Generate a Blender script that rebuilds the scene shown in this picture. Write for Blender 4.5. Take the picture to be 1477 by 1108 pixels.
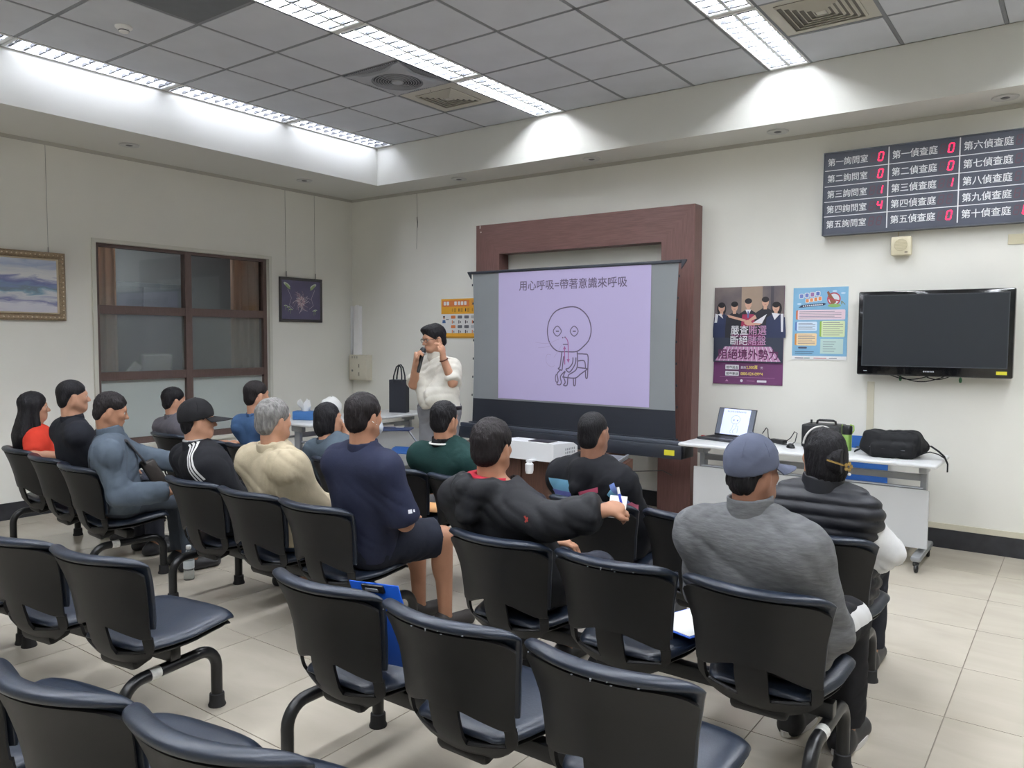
import bpy, bmesh, math, random
import numpy as np
from mathutils import Vector, Matrix
random.seed(7)
rng = np.random.default_rng(7)
SC = bpy.context.scene
COL = SC.collection
for o in list(bpy.data.objects):
    bpy.data.objects.remove(o)

# ------------------------------------------------------------------ camera
# front wall: y = 0, left wall: x = 0, floor: z = 0, metres
CAM = np.array([7.26692, -6.59924, 1.55237])
FW = np.array([-0.59024339, 0.80510457, -0.05847535])
RT = np.array([0.80626556, 0.59152418, 0.00591538])
UPV = np.array([-0.03935208, 0.04365515, 0.99827133])
FPX = 1127.6
cam_d = bpy.data.cameras.new('camera')
cam_d.sensor_width = 36.0
cam_d.lens = FPX * 36.0 / 1477.0
cam_d.clip_start = 0.05
cam = bpy.data.objects.new('camera', cam_d)
COL.objects.link(cam)
cam.matrix_world = Matrix(((RT[0], UPV[0], -FW[0], CAM[0]), (RT[1], UPV[1], -FW[1], CAM[1]),
                           (RT[2], UPV[2], -FW[2], CAM[2]), (0, 0, 0, 1)))
SC.camera = cam
# ------------------------------------------------------------------ world, exposure
W = bpy.data.worlds.new('world')
SC.world = W
W.use_nodes = True
W.node_tree.nodes['Background'].inputs[0].default_value = (0.8, 0.88, 1.0, 1)
W.node_tree.nodes['Background'].inputs[1].default_value = 0.05
SC.view_settings.view_transform = 'Standard'
SC.view_settings.look = 'None'
SC.view_settings.gamma = 1.0
SC.view_settings.use_curve_mapping = False
SC.view_settings.exposure = 0.0
SC.cycles.use_denoising = True
SC.cycles.max_bounces = 8
SC.cycles.diffuse_bounces = 5
SC.cycles.sample_clamp_indirect = 6.0
TUBE_POWER = 118.0      # emission strength of the fluorescent tubes


# ------------------------------------------------------------------ helpers: materials
def srgb(c):
    if isinstance(c, str):
        c = [int(c[i:i + 2], 16) / 255 for i in (0, 2, 4)]
    return tuple((x / 12.92 if x <= 0.04045 else ((x + 0.055) / 1.055) ** 2.4) for x in c)


MATS = {}


def mat(name, col, rough=0.6, metal=0.0, var=0.0, vscale=8.0, bump=0.0, bscale=60.0, stretch=None, emit=0.0,
        spec=0.5, trans=0.0, ior=1.45, coat=0.0, sheen=0.0, col2=None, alpha=1.0, detail=4.0):
    """principled material; var mixes in a second tone by noise, bump adds fine noise relief"""
    if name in MATS:
        return MATS[name]
    m = bpy.data.materials.new(name)
    m.use_nodes = True
    nt = m.node_tree
    b = nt.nodes['Principled BSDF']
    c = srgb(col)
    b.inputs['Base Color'].default_value = (*c, 1)
    b.inputs['Roughness'].default_value = rough
    b.inputs['Metallic'].default_value = metal
    b.inputs['Specular IOR Level'].default_value = spec
    b.inputs['IOR'].default_value = ior
    b.inputs['Transmission Weight'].default_value = trans
    b.inputs['Coat Weight'].default_value = coat
    b.inputs['Sheen Weight'].default_value = sheen
    b.inputs['Alpha'].default_value = alpha
    if emit:
        b.inputs['Emission Color'].default_value = (*c, 1)
        b.inputs['Emission Strength'].default_value = emit
    if var or bump or col2:
        tc = nt.nodes.new('ShaderNodeTexCoord')
        mp = nt.nodes.new('ShaderNodeMapping')
        nt.links.new(tc.outputs['Object'], mp.inputs[0])
        if stretch:
            mp.inputs['Scale'].default_value = stretch
    if var or col2:
        n = nt.nodes.new('ShaderNodeTexNoise')
        n.inputs['Scale'].default_value = vscale
        n.inputs['Detail'].default_value = detail
        nt.links.new(mp.outputs[0], n.inputs['Vector'])
        r = nt.nodes.new('ShaderNodeValToRGB')
        r.color_ramp.elements[0].position = 0.32
        r.color_ramp.elements[1].position = 0.68
        if col2:
            c2 = srgb(col2)
            r.color_ramp.elements[0].color = (*c2, 1)
            r.color_ramp.elements[1].color = (*c, 1)
        else:
            r.color_ramp.elements[0].color = (*[x * (1 - var) for x in c], 1)
            r.color_ramp.elements[1].color = (*[min(1, x * (1 + var)) for x in c], 1)
        nt.links.new(n.outputs['Fac'], r.inputs[0])
        nt.links.new(r.outputs[0], b.inputs['Base Color'])
        if emit:
            nt.links.new(r.outputs[0], b.inputs['Emission Color'])
    if bump:
        n2 = nt.nodes.new('ShaderNodeTexNoise')
        n2.inputs['Scale'].default_value = bscale
        n2.inputs['Detail'].default_value = 3.0
        nt.links.new(mp.outputs[0], n2.inputs['Vector'])
        bp = nt.nodes.new('ShaderNodeBump')
        bp.inputs['Strength'].default_value = bump
        bp.inputs['Distance'].default_value = 0.01
        nt.links.new(n2.outputs['Fac'], bp.inputs['Height'])
        nt.links.new(bp.outputs[0], b.inputs['Normal'])
    MATS[name] = m
    return m


# ------------------------------------------------------------------ helpers: objects
def link(o):
    COL.objects.link(o)
    return o


def tag(o, label=None, cat=None, group=None, kind=None):
    if label:
        o['label'] = label
    if cat:
        o['category'] = cat
    if group:
        o['group'] = group
    if kind:
        o['kind'] = kind
    return o


def empty(name, loc, rz=0.0, label=None, cat=None, group=None):
    o = bpy.data.objects.new(name, None)
    o.empty_display_size = 0.1
    link(o)
    o.location = loc
    o.rotation_euler = (0, 0, rz)
    return tag(o, label, cat, group)


def R3(ax, ang):
    return np.array(Matrix.Rotation(ang, 3, ax))


def EUL(rx=0, ry=0, rz=0):
    return R3('Z', rz) @ R3('Y', ry) @ R3('X', rx)


class MB:
    """collects geometry for ONE mesh object"""
    def __init__(s):
        s.v = []
        s.f = []

    def add(s, vs, fs):
        n = len(s.v)
        s.v += [tuple(float(q) for q in p) for p in vs]
        s.f += [tuple(i + n for i in f) for f in fs]
        return s

    def box(s, c, d, rot=None, bev=0.0, seg=2):
        c = np.array(c, float)
        d = np.array(d, float)
        if bev > 0:
            bm = bmesh.new()
            bmesh.ops.create_cube(bm, size=1.0)
            for v in bm.verts:
                v.co = Vector((v.co.x * d[0], v.co.y * d[1], v.co.z * d[2]))
            bmesh.ops.bevel(bm, geom=bm.edges[:], offset=min(bev, min(d) * 0.49), segments=seg, affect='EDGES', profile=0.5)
            bm.verts.index_update()
            vs = np.array([v.co[:] for v in bm.verts])
            fs = [[v.index for v in f.verts] for f in bm.faces]
            bm.free()
        else:
            vs = np.array([(x, y, z) for x in (-.5, .5) for y in (-.5, .5) for z in (-.5, .5)]) * d
            fs = [(0, 1, 3, 2), (4, 6, 7, 5), (0, 4, 5, 1), (2, 3, 7, 6), (0, 2, 6, 4), (1, 5, 7, 3)]
        if rot is not None:
            vs = vs @ np.array(rot).T
        return s.add(vs + c, fs)

    def span(s, lo, hi, bev=0.0, seg=2):
        lo = np.array(lo, float)
        hi = np.array(hi, float)
        return s.box((lo + hi) / 2, np.abs(hi - lo), None, bev, seg)

    def tube(s, pts, r, n=10, caps=True, flat=None):
        pts = [np.array(p, float) for p in pts]
        rr = r if hasattr(r, '__len__') else [r] * len(pts)
        t0 = pts[1] - pts[0]
        t0 /= np.linalg.norm(t0)
        a = np.array([0, 0, 1.0]) if abs(t0[2]) < 0.9 else np.array([1.0, 0, 0])
        u = np.cross(t0, a)
        u /= np.linalg.norm(u)
        vs = []
        for i, p in enumerate(pts):
            if i == 0:
                t = pts[1] - pts[0]
            elif i == len(pts) - 1:
                t = pts[-1] - pts[-2]
            else:
                t = pts[i + 1] - pts[i - 1]
            t = t / (np.linalg.norm(t) + 1e-12)
            u = u - t * (u @ t)
            u /= np.linalg.norm(u) + 1e-12
            w = np.cross(t, u)
            fl = 1.0 if flat is None else flat
            for k in range(n):
                an = 2 * math.pi * k / n
                vs.append(p + rr[i] * (math.cos(an) * u + fl * math.sin(an) * w))
        fs = []
        for i in range(len(pts) - 1):
            for k in range(n):
                fs.append((i * n + k, i * n + (k + 1) % n, (i + 1) * n + (k + 1) % n, (i + 1) * n + k))
        if caps:
            fs.append(tuple(range(n - 1, -1, -1)))
            fs.append(tuple((len(pts) - 1) * n + k for k in range(n)))
        return s.add(vs, fs)

    def lathe(s, prof, c=(0, 0, 0), n=20, rot=None):
        vs = []
        for (r, z) in prof:
            for k in range(n):
                an = 2 * math.pi * k / n
                vs.append((r * math.cos(an), r * math.sin(an), z))
        vs = np.array(vs)
        if rot is not None:
            vs = vs @ np.array(rot).T
        vs = vs + np.array(c, float)
        fs = []
        for i in range(len(prof) - 1):
            for k in range(n):
                fs.append((i * n + k, i * n + (k + 1) % n, (i + 1) * n + (k + 1) % n, (i + 1) * n + k))
        fs.append(tuple(range(n - 1, -1, -1)))
        fs.append(tuple((len(prof) - 1) * n + k for k in range(n)))
        return s.add(vs, fs)

    def prism(s, poly, o, ax, ay, az, depth):
        """polygon in the (ax, ay) plane at o, extruded along az by depth"""
        o, ax, ay, az = [np.array(q, float) for q in (o, ax, ay, az)]
        n = len(poly)
        base = [o + ax * x + ay * y for x, y in poly]
        vs = base + [p + az * depth for p in base]
        fs = [tuple(range(n - 1, -1, -1)), tuple(range(n, 2 * n))]
        fs += [(i, (i + 1) % n, n + (i + 1) % n, n + i) for i in range(n)]
        return s.add(vs, fs)

    def grid(s, P, closed_u=False):
        """P: array (nu, nv, 3)"""
        nu, nv = P.shape[:2]
        fs = []
        for i in range(nu if closed_u else nu - 1):
            for j in range(nv - 1):
                i2 = (i + 1) % nu
                fs.append((i * nv + j, i2 * nv + j, i2 * nv + j + 1, i * nv + j + 1))
        return s.add(P.reshape(-1, 3), fs)

    def mesh(s, name, m=None, smooth=True, angle=40, fix=True):
        me = bpy.data.meshes.new(name)
        me.from_pydata(s.v, [], s.f)
        if fix:
            bm = bmesh.new()
            bm.from_mesh(me)
            bmesh.ops.remove_doubles(bm, verts=bm.verts, dist=1e-5)
            bmesh.ops.recalc_face_normals(bm, faces=bm.faces)
            if smooth:
                for f in bm.faces:
                    f.smooth = True
                ca = math.radians(angle)
                for e in bm.edges:
                    if len(e.link_faces) == 2 and e.calc_face_angle(0) > ca:
                        e.smooth = False
            bm.to_mesh(me)
            bm.free()
        if m:
            me.materials.append(m)
        me.update()
        return me

    def build(s, name, m=None, parent=None, loc=None, smooth=True, angle=40, label=None, fix=True):
        o = bpy.data.objects.new(name, s.mesh(name, m, smooth, angle, fix))
        link(o)
        if parent is not None:
            o.parent = parent
        if loc is not None:
            o.location = loc
        if label:
            o['label'] = label
        return o


def inst(name, me, parent=None, loc=(0, 0, 0), rot=(0, 0, 0)):
    o = bpy.data.objects.new(name, me)
    link(o)
    o.parent = parent
    o.location = loc
    o.rotation_euler = rot
    return o


def thick(P, F, t, cull=None):
    """open surface (verts, faces) to a solid of thickness t (array or float), returns verts, faces"""
    P = np.array(P, float)
    N = np.zeros_like(P)
    for f in F:
        n = np.cross(P[f[1]] - P[f[0]], P[f[2]] - P[f[0]])
        if len(f) == 4:
            n = n + np.cross(P[f[2]] - P[f[0]], P[f[3]] - P[f[0]])
        for i in f:
            N[i] += n
    N /= np.linalg.norm(N, axis=1, keepdims=True) + 1e-12
    Q = P + N * (np.array(t).reshape(-1, 1) if hasattr(t, '__len__') else t)
    n = len(P)
    ed = {}
    for f in F:
        for i in range(len(f)):
            a, b = f[i], f[(i + 1) % len(f)]
            ed[(a, b)] = ed.get((a, b), 0) + 1
    fs = [tuple(reversed(f)) for f in F] + [tuple(i + n for i in f) for f in F]
    for (a, b) in ed:
        if (b, a) not in ed:
            fs.append((a, b, b + n, a + n))
    return np.vstack([P, Q]), fs


_tx = {}


def text_geo(body, size, bold=0.0):
    """flat glyph outlines of a line of text: verts (x,y), faces, width"""
    key = (body, bold)
    if key not in _tx:
        c = bpy.data.curves.new('t', 'FONT')
        c.body = body
        c.size = 1.0
        c.resolution_u = 2
        c.offset = bold
        o = bpy.data.objects.new('t', c)
        COL.objects.link(o)
        bpy.context.view_layer.update()
        me = bpy.data.meshes.new_from_object(o.evaluated_get(bpy.context.evaluated_depsgraph_get()))
        v = np.array([q.co[:2] for q in me.vertices]).reshape(-1, 2)
        f = [tuple(p.vertices) for p in me.polygons]
        bpy.data.objects.remove(o)
        bpy.data.curves.remove(c)
        bpy.data.meshes.remove(me)
        _tx[key] = (v, f)
    v, f = _tx[key]
    return v * size, f


class Print:
    """flat print on a vertical face: x to the right, y up, out = distance off the sheet"""
    def __init__(s, o, ax, ay, n):
        s.o, s.ax, s.ay, s.n = [np.array(q, float) for q in (o, ax, ay, n)]
        s.lay = {}
        s.k = 0

    def to3(s, xy, out):
        xy = np.array(xy, float)
        return s.o + xy[:, :1] * s.ax + xy[:, 1:2] * s.ay + s.n * out

    def poly(s, pts, m, z=None):
        s.k += 1
        z = 0.0009 + 0.00001 * s.k if z is None else z
        b = s.lay.setdefault(m.name, (m, MB()))[1]
        b.add(s.to3(pts, z), [tuple(range(len(pts)))])

    def rect(s, x0, y0, x1, y1, m, z=None, r=0.0):
        if r > 0:
            pts = []
            for cx, cy, a0 in ((x1 - r, y0 + r, -90), (x1 - r, y1 - r, 0), (x0 + r, y1 - r, 90), (x0 + r, y0 + r, 180)):
                for a in (0, 30, 60, 90):
                    an = math.radians(a0 + a)
                    pts.append((cx + r * math.cos(an), cy + r * math.sin(an)))
        else:
            pts = [(x0, y0), (x1, y0), (x1, y1), (x0, y1)]
        s.poly(pts, m, z)

    def disc(s, x, y, rx, ry, m, z=None, n=20, a0=0, a1=360, rot=0):
        pts = []
        for i in range(n + 1 if a1 - a0 < 360 else n):
            an = math.radians(a0 + (a1 - a0) * i / n)
            px, py = rx * math.cos(an), ry * math.sin(an)
            pts.append((x + px * math.cos(rot) - py * math.sin(rot), y + px * math.sin(rot) + py * math.cos(rot)))
        s.poly(pts, m, z)

    def line(s, pts, w, m, z=None, closed=False):
        s.k += 1
        z = 0.0009 + 0.00001 * s.k if z is None else z
        P = np.array(pts, float)
        n = len(P)
        L = []
        for i in range(n):
            a = P[(i - 1) % n] if (closed or i > 0) else P[i]
            c = P[(i + 1) % n] if (closed or i < n - 1) else P[i]
            t = c - a
            t /= np.linalg.norm(t) + 1e-12
            q = np.array([-t[1], t[0]]) * w / 2
            L += [P[i] + q, P[i] - q]
        fs = []
        for i in range(n if closed else n - 1):
            j = (i + 1) % n
            fs.append((2 * i, 2 * i + 1, 2 * j + 1, 2 * j))
        s.lay.setdefault(m.name, (m, MB()))[1].add(s.to3(L, z), fs)

    def text(s, x, y, body, size, m, z=None, bold=0.0, align='l', sx=1.0, skew=0.0, rot=0.0):
        s.k += 1
        z = 0.0009 + 0.00001 * s.k if z is None else z
        v, f = text_geo(body, size, bold)
        if not len(v):
            return
        v = v.copy()
        v[:, 0] *= sx
        w = v[:, 0].max()
        if align == 'c':
            v[:, 0] -= w / 2
        v[:, 0] += skew * v[:, 1]
        if rot:
            c, sn = math.cos(rot), math.sin(rot)
            v = np.stack([v[:, 0] * c - v[:, 1] * sn, v[:, 0] * sn + v[:, 1] * c], 1)
        v = v + np.array([x, y])
        s.lay.setdefault(m.name, (m, MB()))[1].add(s.to3(v, z), f)

    def build(s, parent, names=None):
        for k, (m, b) in s.lay.items():
            o = b.build((names or {}).get(k, 'print_' + k.replace('print_', '').replace(' ', '_')), m, parent, smooth=False, fix=False)
            o['kind'] = 'stuff'

# ================================================================== the setting
ZS, ZC = 3.214, 3.62            # soffit and tray ceiling heights
XT, YT = 0.922, -0.469          # tray edges
XE, YE = 10.4, -9.6             # far ends of the room
M_wall = mat('wall_paint', 'e7e6de', 0.75, var=0.03, vscale=1.2, bump=0.03, bscale=90)
M_soff = mat('soffit_paint', 'dcdcd6', 0.8, var=0.02, vscale=1.0)
M_tile = mat('ceiling_tile', 'cbced4', 0.9, var=0.04, vscale=3, bump=0.08, bscale=250)
M_tbar = mat('grid_bar_paint', '85888c', 0.6)
M_white = mat('white_enamel', 'e8e8e6', 0.35)
M_black = mat('black_plastic', '17181a', 0.45)


def floor_mat():
    m = bpy.data.materials.new('floor_tile')
    m.use_nodes = True
    nt = m.node_tree
    b = nt.nodes['Principled BSDF']
    g = nt.nodes.new('ShaderNodeNewGeometry')
    oi = nt.nodes.new('ShaderNodeObjectInfo')
    mp = nt.nodes.new('ShaderNodeMapping')
    mp.inputs['Scale'].default_value = (1.2, 3.2, 1)
    ad = nt.nodes.new('ShaderNodeVectorMath')
    sc = nt.nodes.new('ShaderNodeVectorMath')
    sc.operation = 'SCALE'
    sc.inputs['Scale'].default_value = 13.0
    cx = nt.nodes.new('ShaderNodeCombineXYZ')
    nt.links.new(oi.outputs['Random'], cx.inputs[0])
    nt.links.new(oi.outputs['Random'], cx.inputs[2])
    nt.links.new(cx.outputs[0], sc.inputs[0])
    nt.links.new(g.outputs['Position'], ad.inputs[0])
    nt.links.new(sc.outputs[0], ad.inputs[1])
    nt.links.new(ad.outputs[0], mp.inputs[0])
    n = nt.nodes.new('ShaderNodeTexNoise')
    n.inputs['Scale'].default_value = 1.6
    n.inputs['Detail'].default_value = 6
    n.inputs['Distortion'].default_value = 0.8
    nt.links.new(mp.outputs[0], n.inputs['Vector'])
    r = nt.nodes.new('ShaderNodeValToRGB')
    r.color_ramp.elements[0].position = 0.3
    r.color_ramp.elements[1].position = 0.7
    r.color_ramp.elements[0].color = (*srgb('bbb3a4'), 1)
    r.color_ramp.elements[1].color = (*srgb('c6beaf'), 1)
    nt.links.new(n.outputs['Fac'], r.inputs[0])
    nt.links.new(r.outputs[0], b.inputs['Base Color'])
    b.inputs['Roughness'].default_value = 0.16
    n2 = nt.nodes.new('ShaderNodeTexNoise')
    n2.inputs['Scale'].default_value = 3.0
    n2.inputs['Detail'].default_value = 5
    nt.links.new(g.outputs['Position'], n2.inputs['Vector'])
    mr = nt.nodes.new('ShaderNodeMapRange')
    mr.inputs['From Min'].default_value = 0.3
    mr.inputs['From Max'].default_value = 0.7
    mr.inputs['To Min'].default_value = 0.10
    mr.inputs['To Max'].default_value = 0.24
    nt.links.new(n2.outputs['Fac'], mr.inputs['Value'])
    nt.links.new(mr.outputs[0], b.inputs['Roughness'])
    return m


M_floor = floor_mat()
M_grout = mat('grout', '8d857a', 0.9)
fl = MB().span((0, YE, -0.12), (XE, 0, -0.004)).build('floor', M_grout, smooth=False)
tag(fl, kind='structure')
T = 0.6
TX0 = 0.254
tile_me = MB().box((0, 0, -0.006), (T - 0.0045, T - 0.0045, 0.012)).mesh('floor_tile', M_floor, smooth=False)
edge_me = MB().box((0, 0, -0.006), (TX0 - 0.003, T - 0.003, 0.012)).mesh('floor_tile_cut', M_floor, smooth=False)
for j in range(16):
    inst('floor_tile', edge_me, fl, (TX0 / 2, -T * (j + .5), 0))
    for i in range(int((XE - TX0) / T)):
        inst('floor_tile', tile_me, fl, (TX0 + T * (i + .5), -T * (j + .5), 0))

# walls; the left one has the interior window opening
WY0, WY1, WZ0, WZ1 = -3.085, -1.225, 0.52, 2.40
wl = MB()
wl.span((-0.16, YE, 0), (0, WY0, ZC + .16)).span((-0.16, WY1, 0), (0, 0.16, ZC + .16))
wl.span((-0.16, WY0, 0), (0, WY1, WZ0)).span((-0.16, WY0, WZ1), (0, WY1, ZC + .16))
tag(wl.build('wall_left', M_wall, smooth=False), kind='structure')
tag(MB().span((0, 0, 0), (XE, 0.16, ZC + .16)).build('wall_front', M_wall, smooth=False), kind='structure')
tag(MB().span((XE, YE, 0), (XE + .16, 0.16, ZC + .16)).build('wall_right', M_wall, smooth=False), kind='structure')
tag(MB().span((-.16, YE - .16, 0), (XE + .16, YE, ZC + .16)).build('wall_back', M_wall, smooth=False), kind='structure')

# lowered soffit around the tray
XT2, YT2 = 9.560, -8.507
for k, (a, b) in enumerate([((0, YT2, ZS), (XT, YT, ZC)), ((0, YT, ZS), (XE, 0, ZC)),
                            ((XT2, YT2, ZS), (XE, YT, ZC)), ((0, YE, ZS), (XE, YT2, ZC))]):
    tag(MB().span(a, b).build('trim_%d' % (k + 1), M_soff, smooth=False), kind='structure')
# hanging rail under the soffit
M_rail = mat('rail_paint', 'b9b7ae', 0.5)
tag(MB().span((0.0, YE, ZS - .03), (0.014, 0, ZS)).build('trim_5', M_rail, smooth=False), kind='structure')
tag(MB().span((0.014, -0.014, ZS - .03), (XE, 0, ZS)).build('trim_6', M_rail, smooth=False), kind='structure')

# baseboards: dark stone skirting with a pale cap on the front wall
M_base = mat('dark_skirting', '2b2c30', 0.35, var=0.25, vscale=14)
tag(MB().span((0, YE, 0), (0.014, -0.014, 0.142)).build('baseboard_left', M_base, smooth=False), kind='structure')
bf = MB()
tag(MB().span((0.014, -0.014, 0), (XE, 0, 0.142)).build('baseboard_front', M_base, smooth=False), kind='structure')
M_cap = mat('skirting_cap', 'cfcab6', 0.6)
tag(MB().span((4.52, -0.012, 0.143), (XE, 0, 0.185)).build('trim_7', M_cap, smooth=False), kind='structure')
tag(MB().span((5.895, -0.012, 0.185), (5.945, 0, 1.23)).build('trim_8', M_cap, smooth=False), kind='structure')

# ceiling: slab, tiles, grid bars
ce = MB().span((-.16, YE - .16, ZC + .16), (XE + .16, .16, ZC + .3)).build('ceiling', M_soff, smooth=False)
tag(ce, kind='structure')
G = 0.62016
XL = [1.187 + G * i for i in (0, 1, 2, 3, 3.5, 4.5, 5.5, 6.5, 7, 8, 9, 10, 10.5, 11.5, 12.5, 13.5)]
YL = [YT, -1.067] + [-1.067 - G * i for i in range(1, 13)]
STRIPS = [(XT, XL[0]), (XL[3], XL[4]), (XL[7], XL[8]), (XL[11], XL[12])]
FAN, DIF1, DIF2, DARK = (2, 2), (2, 1), (8, 1), (2, 5)
M_dark_tile = mat('dark_ceiling_panel', '6d7074', 0.8, var=0.05)
tm = {}
for c in range(len(XL) - 1):
    if c in (3, 7, 11):
        continue
    for r in range(len(YL) - 1):
        if (c, r) in (FAN, DIF1, DIF2):
            continue
        w, d = XL[c + 1] - XL[c], YL[r] - YL[r + 1]
        key = (round(w, 3), round(d, 3), (c, r) == DARK)
        if key not in tm:
            b = MB().box((0, 0, 0.012), (w - .006, d - .006, 0.012)).box((0, 0, 0.004), (w - .03, d - .03, 0.010))
            tm[key] = b.mesh('ceiling_tile', M_dark_tile if key[2] else M_tile, smooth=False)
        inst('ceiling_tile', tm[key], ce, ((XL[c] + XL[c + 1]) / 2, (YL[r] + YL[r + 1]) / 2, ZC))
for x in XL:
    MB().span((x - .012, YL[-1], ZC + .001), (x + .012, YT, ZC + .005)).span((x - .002, YL[-1], ZC), (x + .002, YT, ZC + .04)).build('grid_bar', M_tbar, ce, smooth=False)
for k, y in enumerate(YL[1:-1]):
    b = MB()
    for a, c in ((XL[0], XL[3]), (XL[4], XL[7]), (XL[8], XL[11]), (XL[12], XL[15])):
        b.span((a, y - .012, ZC + .001), (c, y + .012, ZC + .005))
    b.build('grid_bar', M_tbar, ce, smooth=False)

# ------------------------------------------------------------------ fluorescent louvre fixtures
M_tube = mat('lamp_tube', 'f4f8ff', 0.5, emit=TUBE_POWER)
M_refl = mat('louver_aluminium', 'e6e9ec', 0.2, metal=1.0)
M_tube_dim = mat('weakened_lamp_tube', 'eef2ff', 0.5, emit=TUBE_POWER * .21)  # left strip set weaker only to keep the soffit beside it from blowing out
M_hous = mat('fixture_enamel', 'f0f1f2', 0.4)


def fixture_meshes(L, Wd):
    h = 0.095
    hb = MB()
    hb.span((-Wd / 2, -L / 2, h), (Wd / 2, L / 2, h + .006))
    hb.span((-Wd / 2, -L / 2, 0.0), (-Wd / 2 + .006, L / 2, h)).span((Wd / 2 - .006, -L / 2, 0.0), (Wd / 2, L / 2, h))
    hb.span((-Wd / 2, -L / 2, 0.0), (Wd / 2, -L / 2 + .006, h)).span((-Wd / 2, L / 2 - .006, 0.0), (Wd / 2, L / 2, h))
    fr = MB()
    e = 0.014
    fr.span((-Wd / 2 + .006, -L / 2, -.004), (-Wd / 2 + e, L / 2, .004)).span((Wd / 2 - e, -L / 2, -.004), (Wd / 2 - .006, L / 2, .004))
    fr.span((-Wd / 2 + .006, -L / 2, -.004), (Wd / 2 - .006, -L / 2 + e * 1.6, .004)).span((-Wd / 2 + .006, L / 2 - e * 1.6, -.004), (Wd / 2 - .006, L / 2, .004))
    tb = MB().tube([(0, -L / 2 + .07, 0), (0, L / 2 - .07, 0)], 0.014, 8)
    sp = MB().prism([(-.011, -.002), (.011, -.002), (.003, .030), (-.003, .030)], (0, -L / 2 + .02, 0), (1, 0, 0), (0, 0, 1), (0, 1, 0), L - .04)
    lane = Wd / 2 - .03
    bl = MB().prism([(-.008, 0), (.008, 0), (.0015, .024), (-.0015, .024)], (-lane / 2, 0, 0), (0, 1, 0), (0, 0, 1), (1, 0, 0), lane)
    tb2 = MB().tube([(0, -L / 2 + .07, 0), (0, L / 2 - .07, 0)], 0.014, 8)
    sd = MB().prism([(0, 0), (.003, 0), (.018, .05), (.015, .05)], (0, -L / 2 + .02, 0), (-1, 0, 0), (0, 0, 1), (0, 1, 0), L - .04)
    return (hb.mesh('housing', M_hous, smooth=False), fr.mesh('frame', M_white, smooth=False), tb.mesh('tube', M_tube),
            sp.mesh('louver_spine', M_refl, smooth=False), bl.mesh('louver_blade', mat('shade_toned_blade', '2a2c30', .4, spec=.3), smooth=False), tb2.mesh('tube', M_tube_dim))  # near-black blade colour paints in the shaded gaps between the glaring tubes


FM = {}
sname = ['left strip along the wall', 'middle strip', 'right-hand strip', 'far right strip behind the camera']
oname = ['front-most', 'second', 'third', 'fourth', 'fifth', 'sixth', 'seventh']
for si, (x0, x1) in enumerate(STRIPS):
    for k in range(6):
        y1 = YL[2 * k]
        y0 = YL[2 * k + 2]
        L, Wd = y1 - y0 - .012, x1 - x0 - .010
        key = (round(L, 3), round(Wd, 3))
        if key not in FM:
            FM[key] = fixture_meshes(*key)
        hb, fr, tb, sp, bl, tb2 = FM[key]
        f = empty('ceiling_light', ((x0 + x1) / 2, (y0 + y1) / 2, ZC), 0,
                  '%s recessed twin-tube fluorescent louver light in the %s' % (oname[k], sname[si]), 'ceiling light',
                  'recessed fluorescent lights in the tray ceiling')
        inst('housing', hb, f)
        inst('frame', fr, f)
        inst('louver_spine', sp, f, (0, 0, .004))
        lane = key[1] / 2 - .03
        for sx in (-1, 1):
            cx = sx * (lane / 2 + .012)
            inst('lamp_tube', tb2 if si == 0 else tb, f, (cx, 0, .042))
            if si < 3 and k < 4:
                nb = 12
                for q in range(nb):
                    inst('louver_blade', bl, f, (cx, -key[0] / 2 + .05 + (key[0] - .1) * q / (nb - 1), .003))

# ------------------------------------------------------------------ recessed downlights (off)
M_dring = mat('downlight_ring', 'c9cac8', 0.35)
M_dcup = mat('downlight_cup', '9a9c9e', 0.2, metal=0.7)
M_dlamp = mat('downlight_bulb', '6f7174', 0.3)
ring = MB().lathe([(.058, 0), (.082, 0), (.084, -.006), (.078, -.010), (.060, -.006)], n=28).mesh('ring', M_dring)
cup = MB().grid(np.array([[(r * math.cos(a), r * math.sin(a), z) for (r, z) in ((.060, -.006), (.056, -.0035), (.03, -.0025))] for a in np.linspace(0, 2 * math.pi, 28, endpoint=False)]), True).mesh('reflector', M_dcup)
lampm = MB().lathe([(.030, -.0025), (.028, -.009), (.016, -.013), (.004, -.014)], n=18).mesh('bulb', M_dlamp)
for (x, y, lb) in [(.482, -3.0, 'over the gap between the seascape painting and the window'),
                   (.507, -1.127, 'over the small square flower painting'),
                   (1.908, -.25, 'nearest the room corner on the front wall side'),
                   (3.51, -.25, 'above the brown wooden screen surround'),
                   (5.215, -.232, 'above the left edge of the queue board'),
                   (6.756, -.234, 'above the queue board at the right edge')]:
    d = empty('downlight', (x, y, ZS), 0, 'round recessed downlight ' + lb, 'downlight', 'downlights in the lowered soffit')
    inst('ring', ring, d)
    inst('reflector', cup, d)
    inst('bulb', lampm, d)

# ------------------------------------------------------------------ interior window on the left wall
M_frame = mat('brown_window_frame', '5a4a45', 0.5, var=0.12, vscale=20, stretch=(1, 6, 1))
M_jamb = mat('white_casing', 'd4d3c8', 0.5)
M_glass = mat('clear_glass', 'eef2f2', 0.03, trans=1.0, spec=0.5)
M_frost = mat('frosted_glass', 'd3dad8', 0.17, trans=0.82, bump=0.05, bscale=200)
M_frost2 = mat('milky_frosted_glass', 'd9e2df', 0.4, trans=0.35)
win = empty('window_1', (0, (WY0 + WY1) / 2, WZ0))
tag(win, kind='structure')


def wpart(name, lo, hi, m, par=win, bev=0.0, cls=None):
    o = np.array([0, (WY0 + WY1) / 2, WZ0])
    b = MB().span(np.array(lo) - o, np.array(hi) - o, bev)
    return b.build(name, m, par, smooth=bev > 0)


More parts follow.
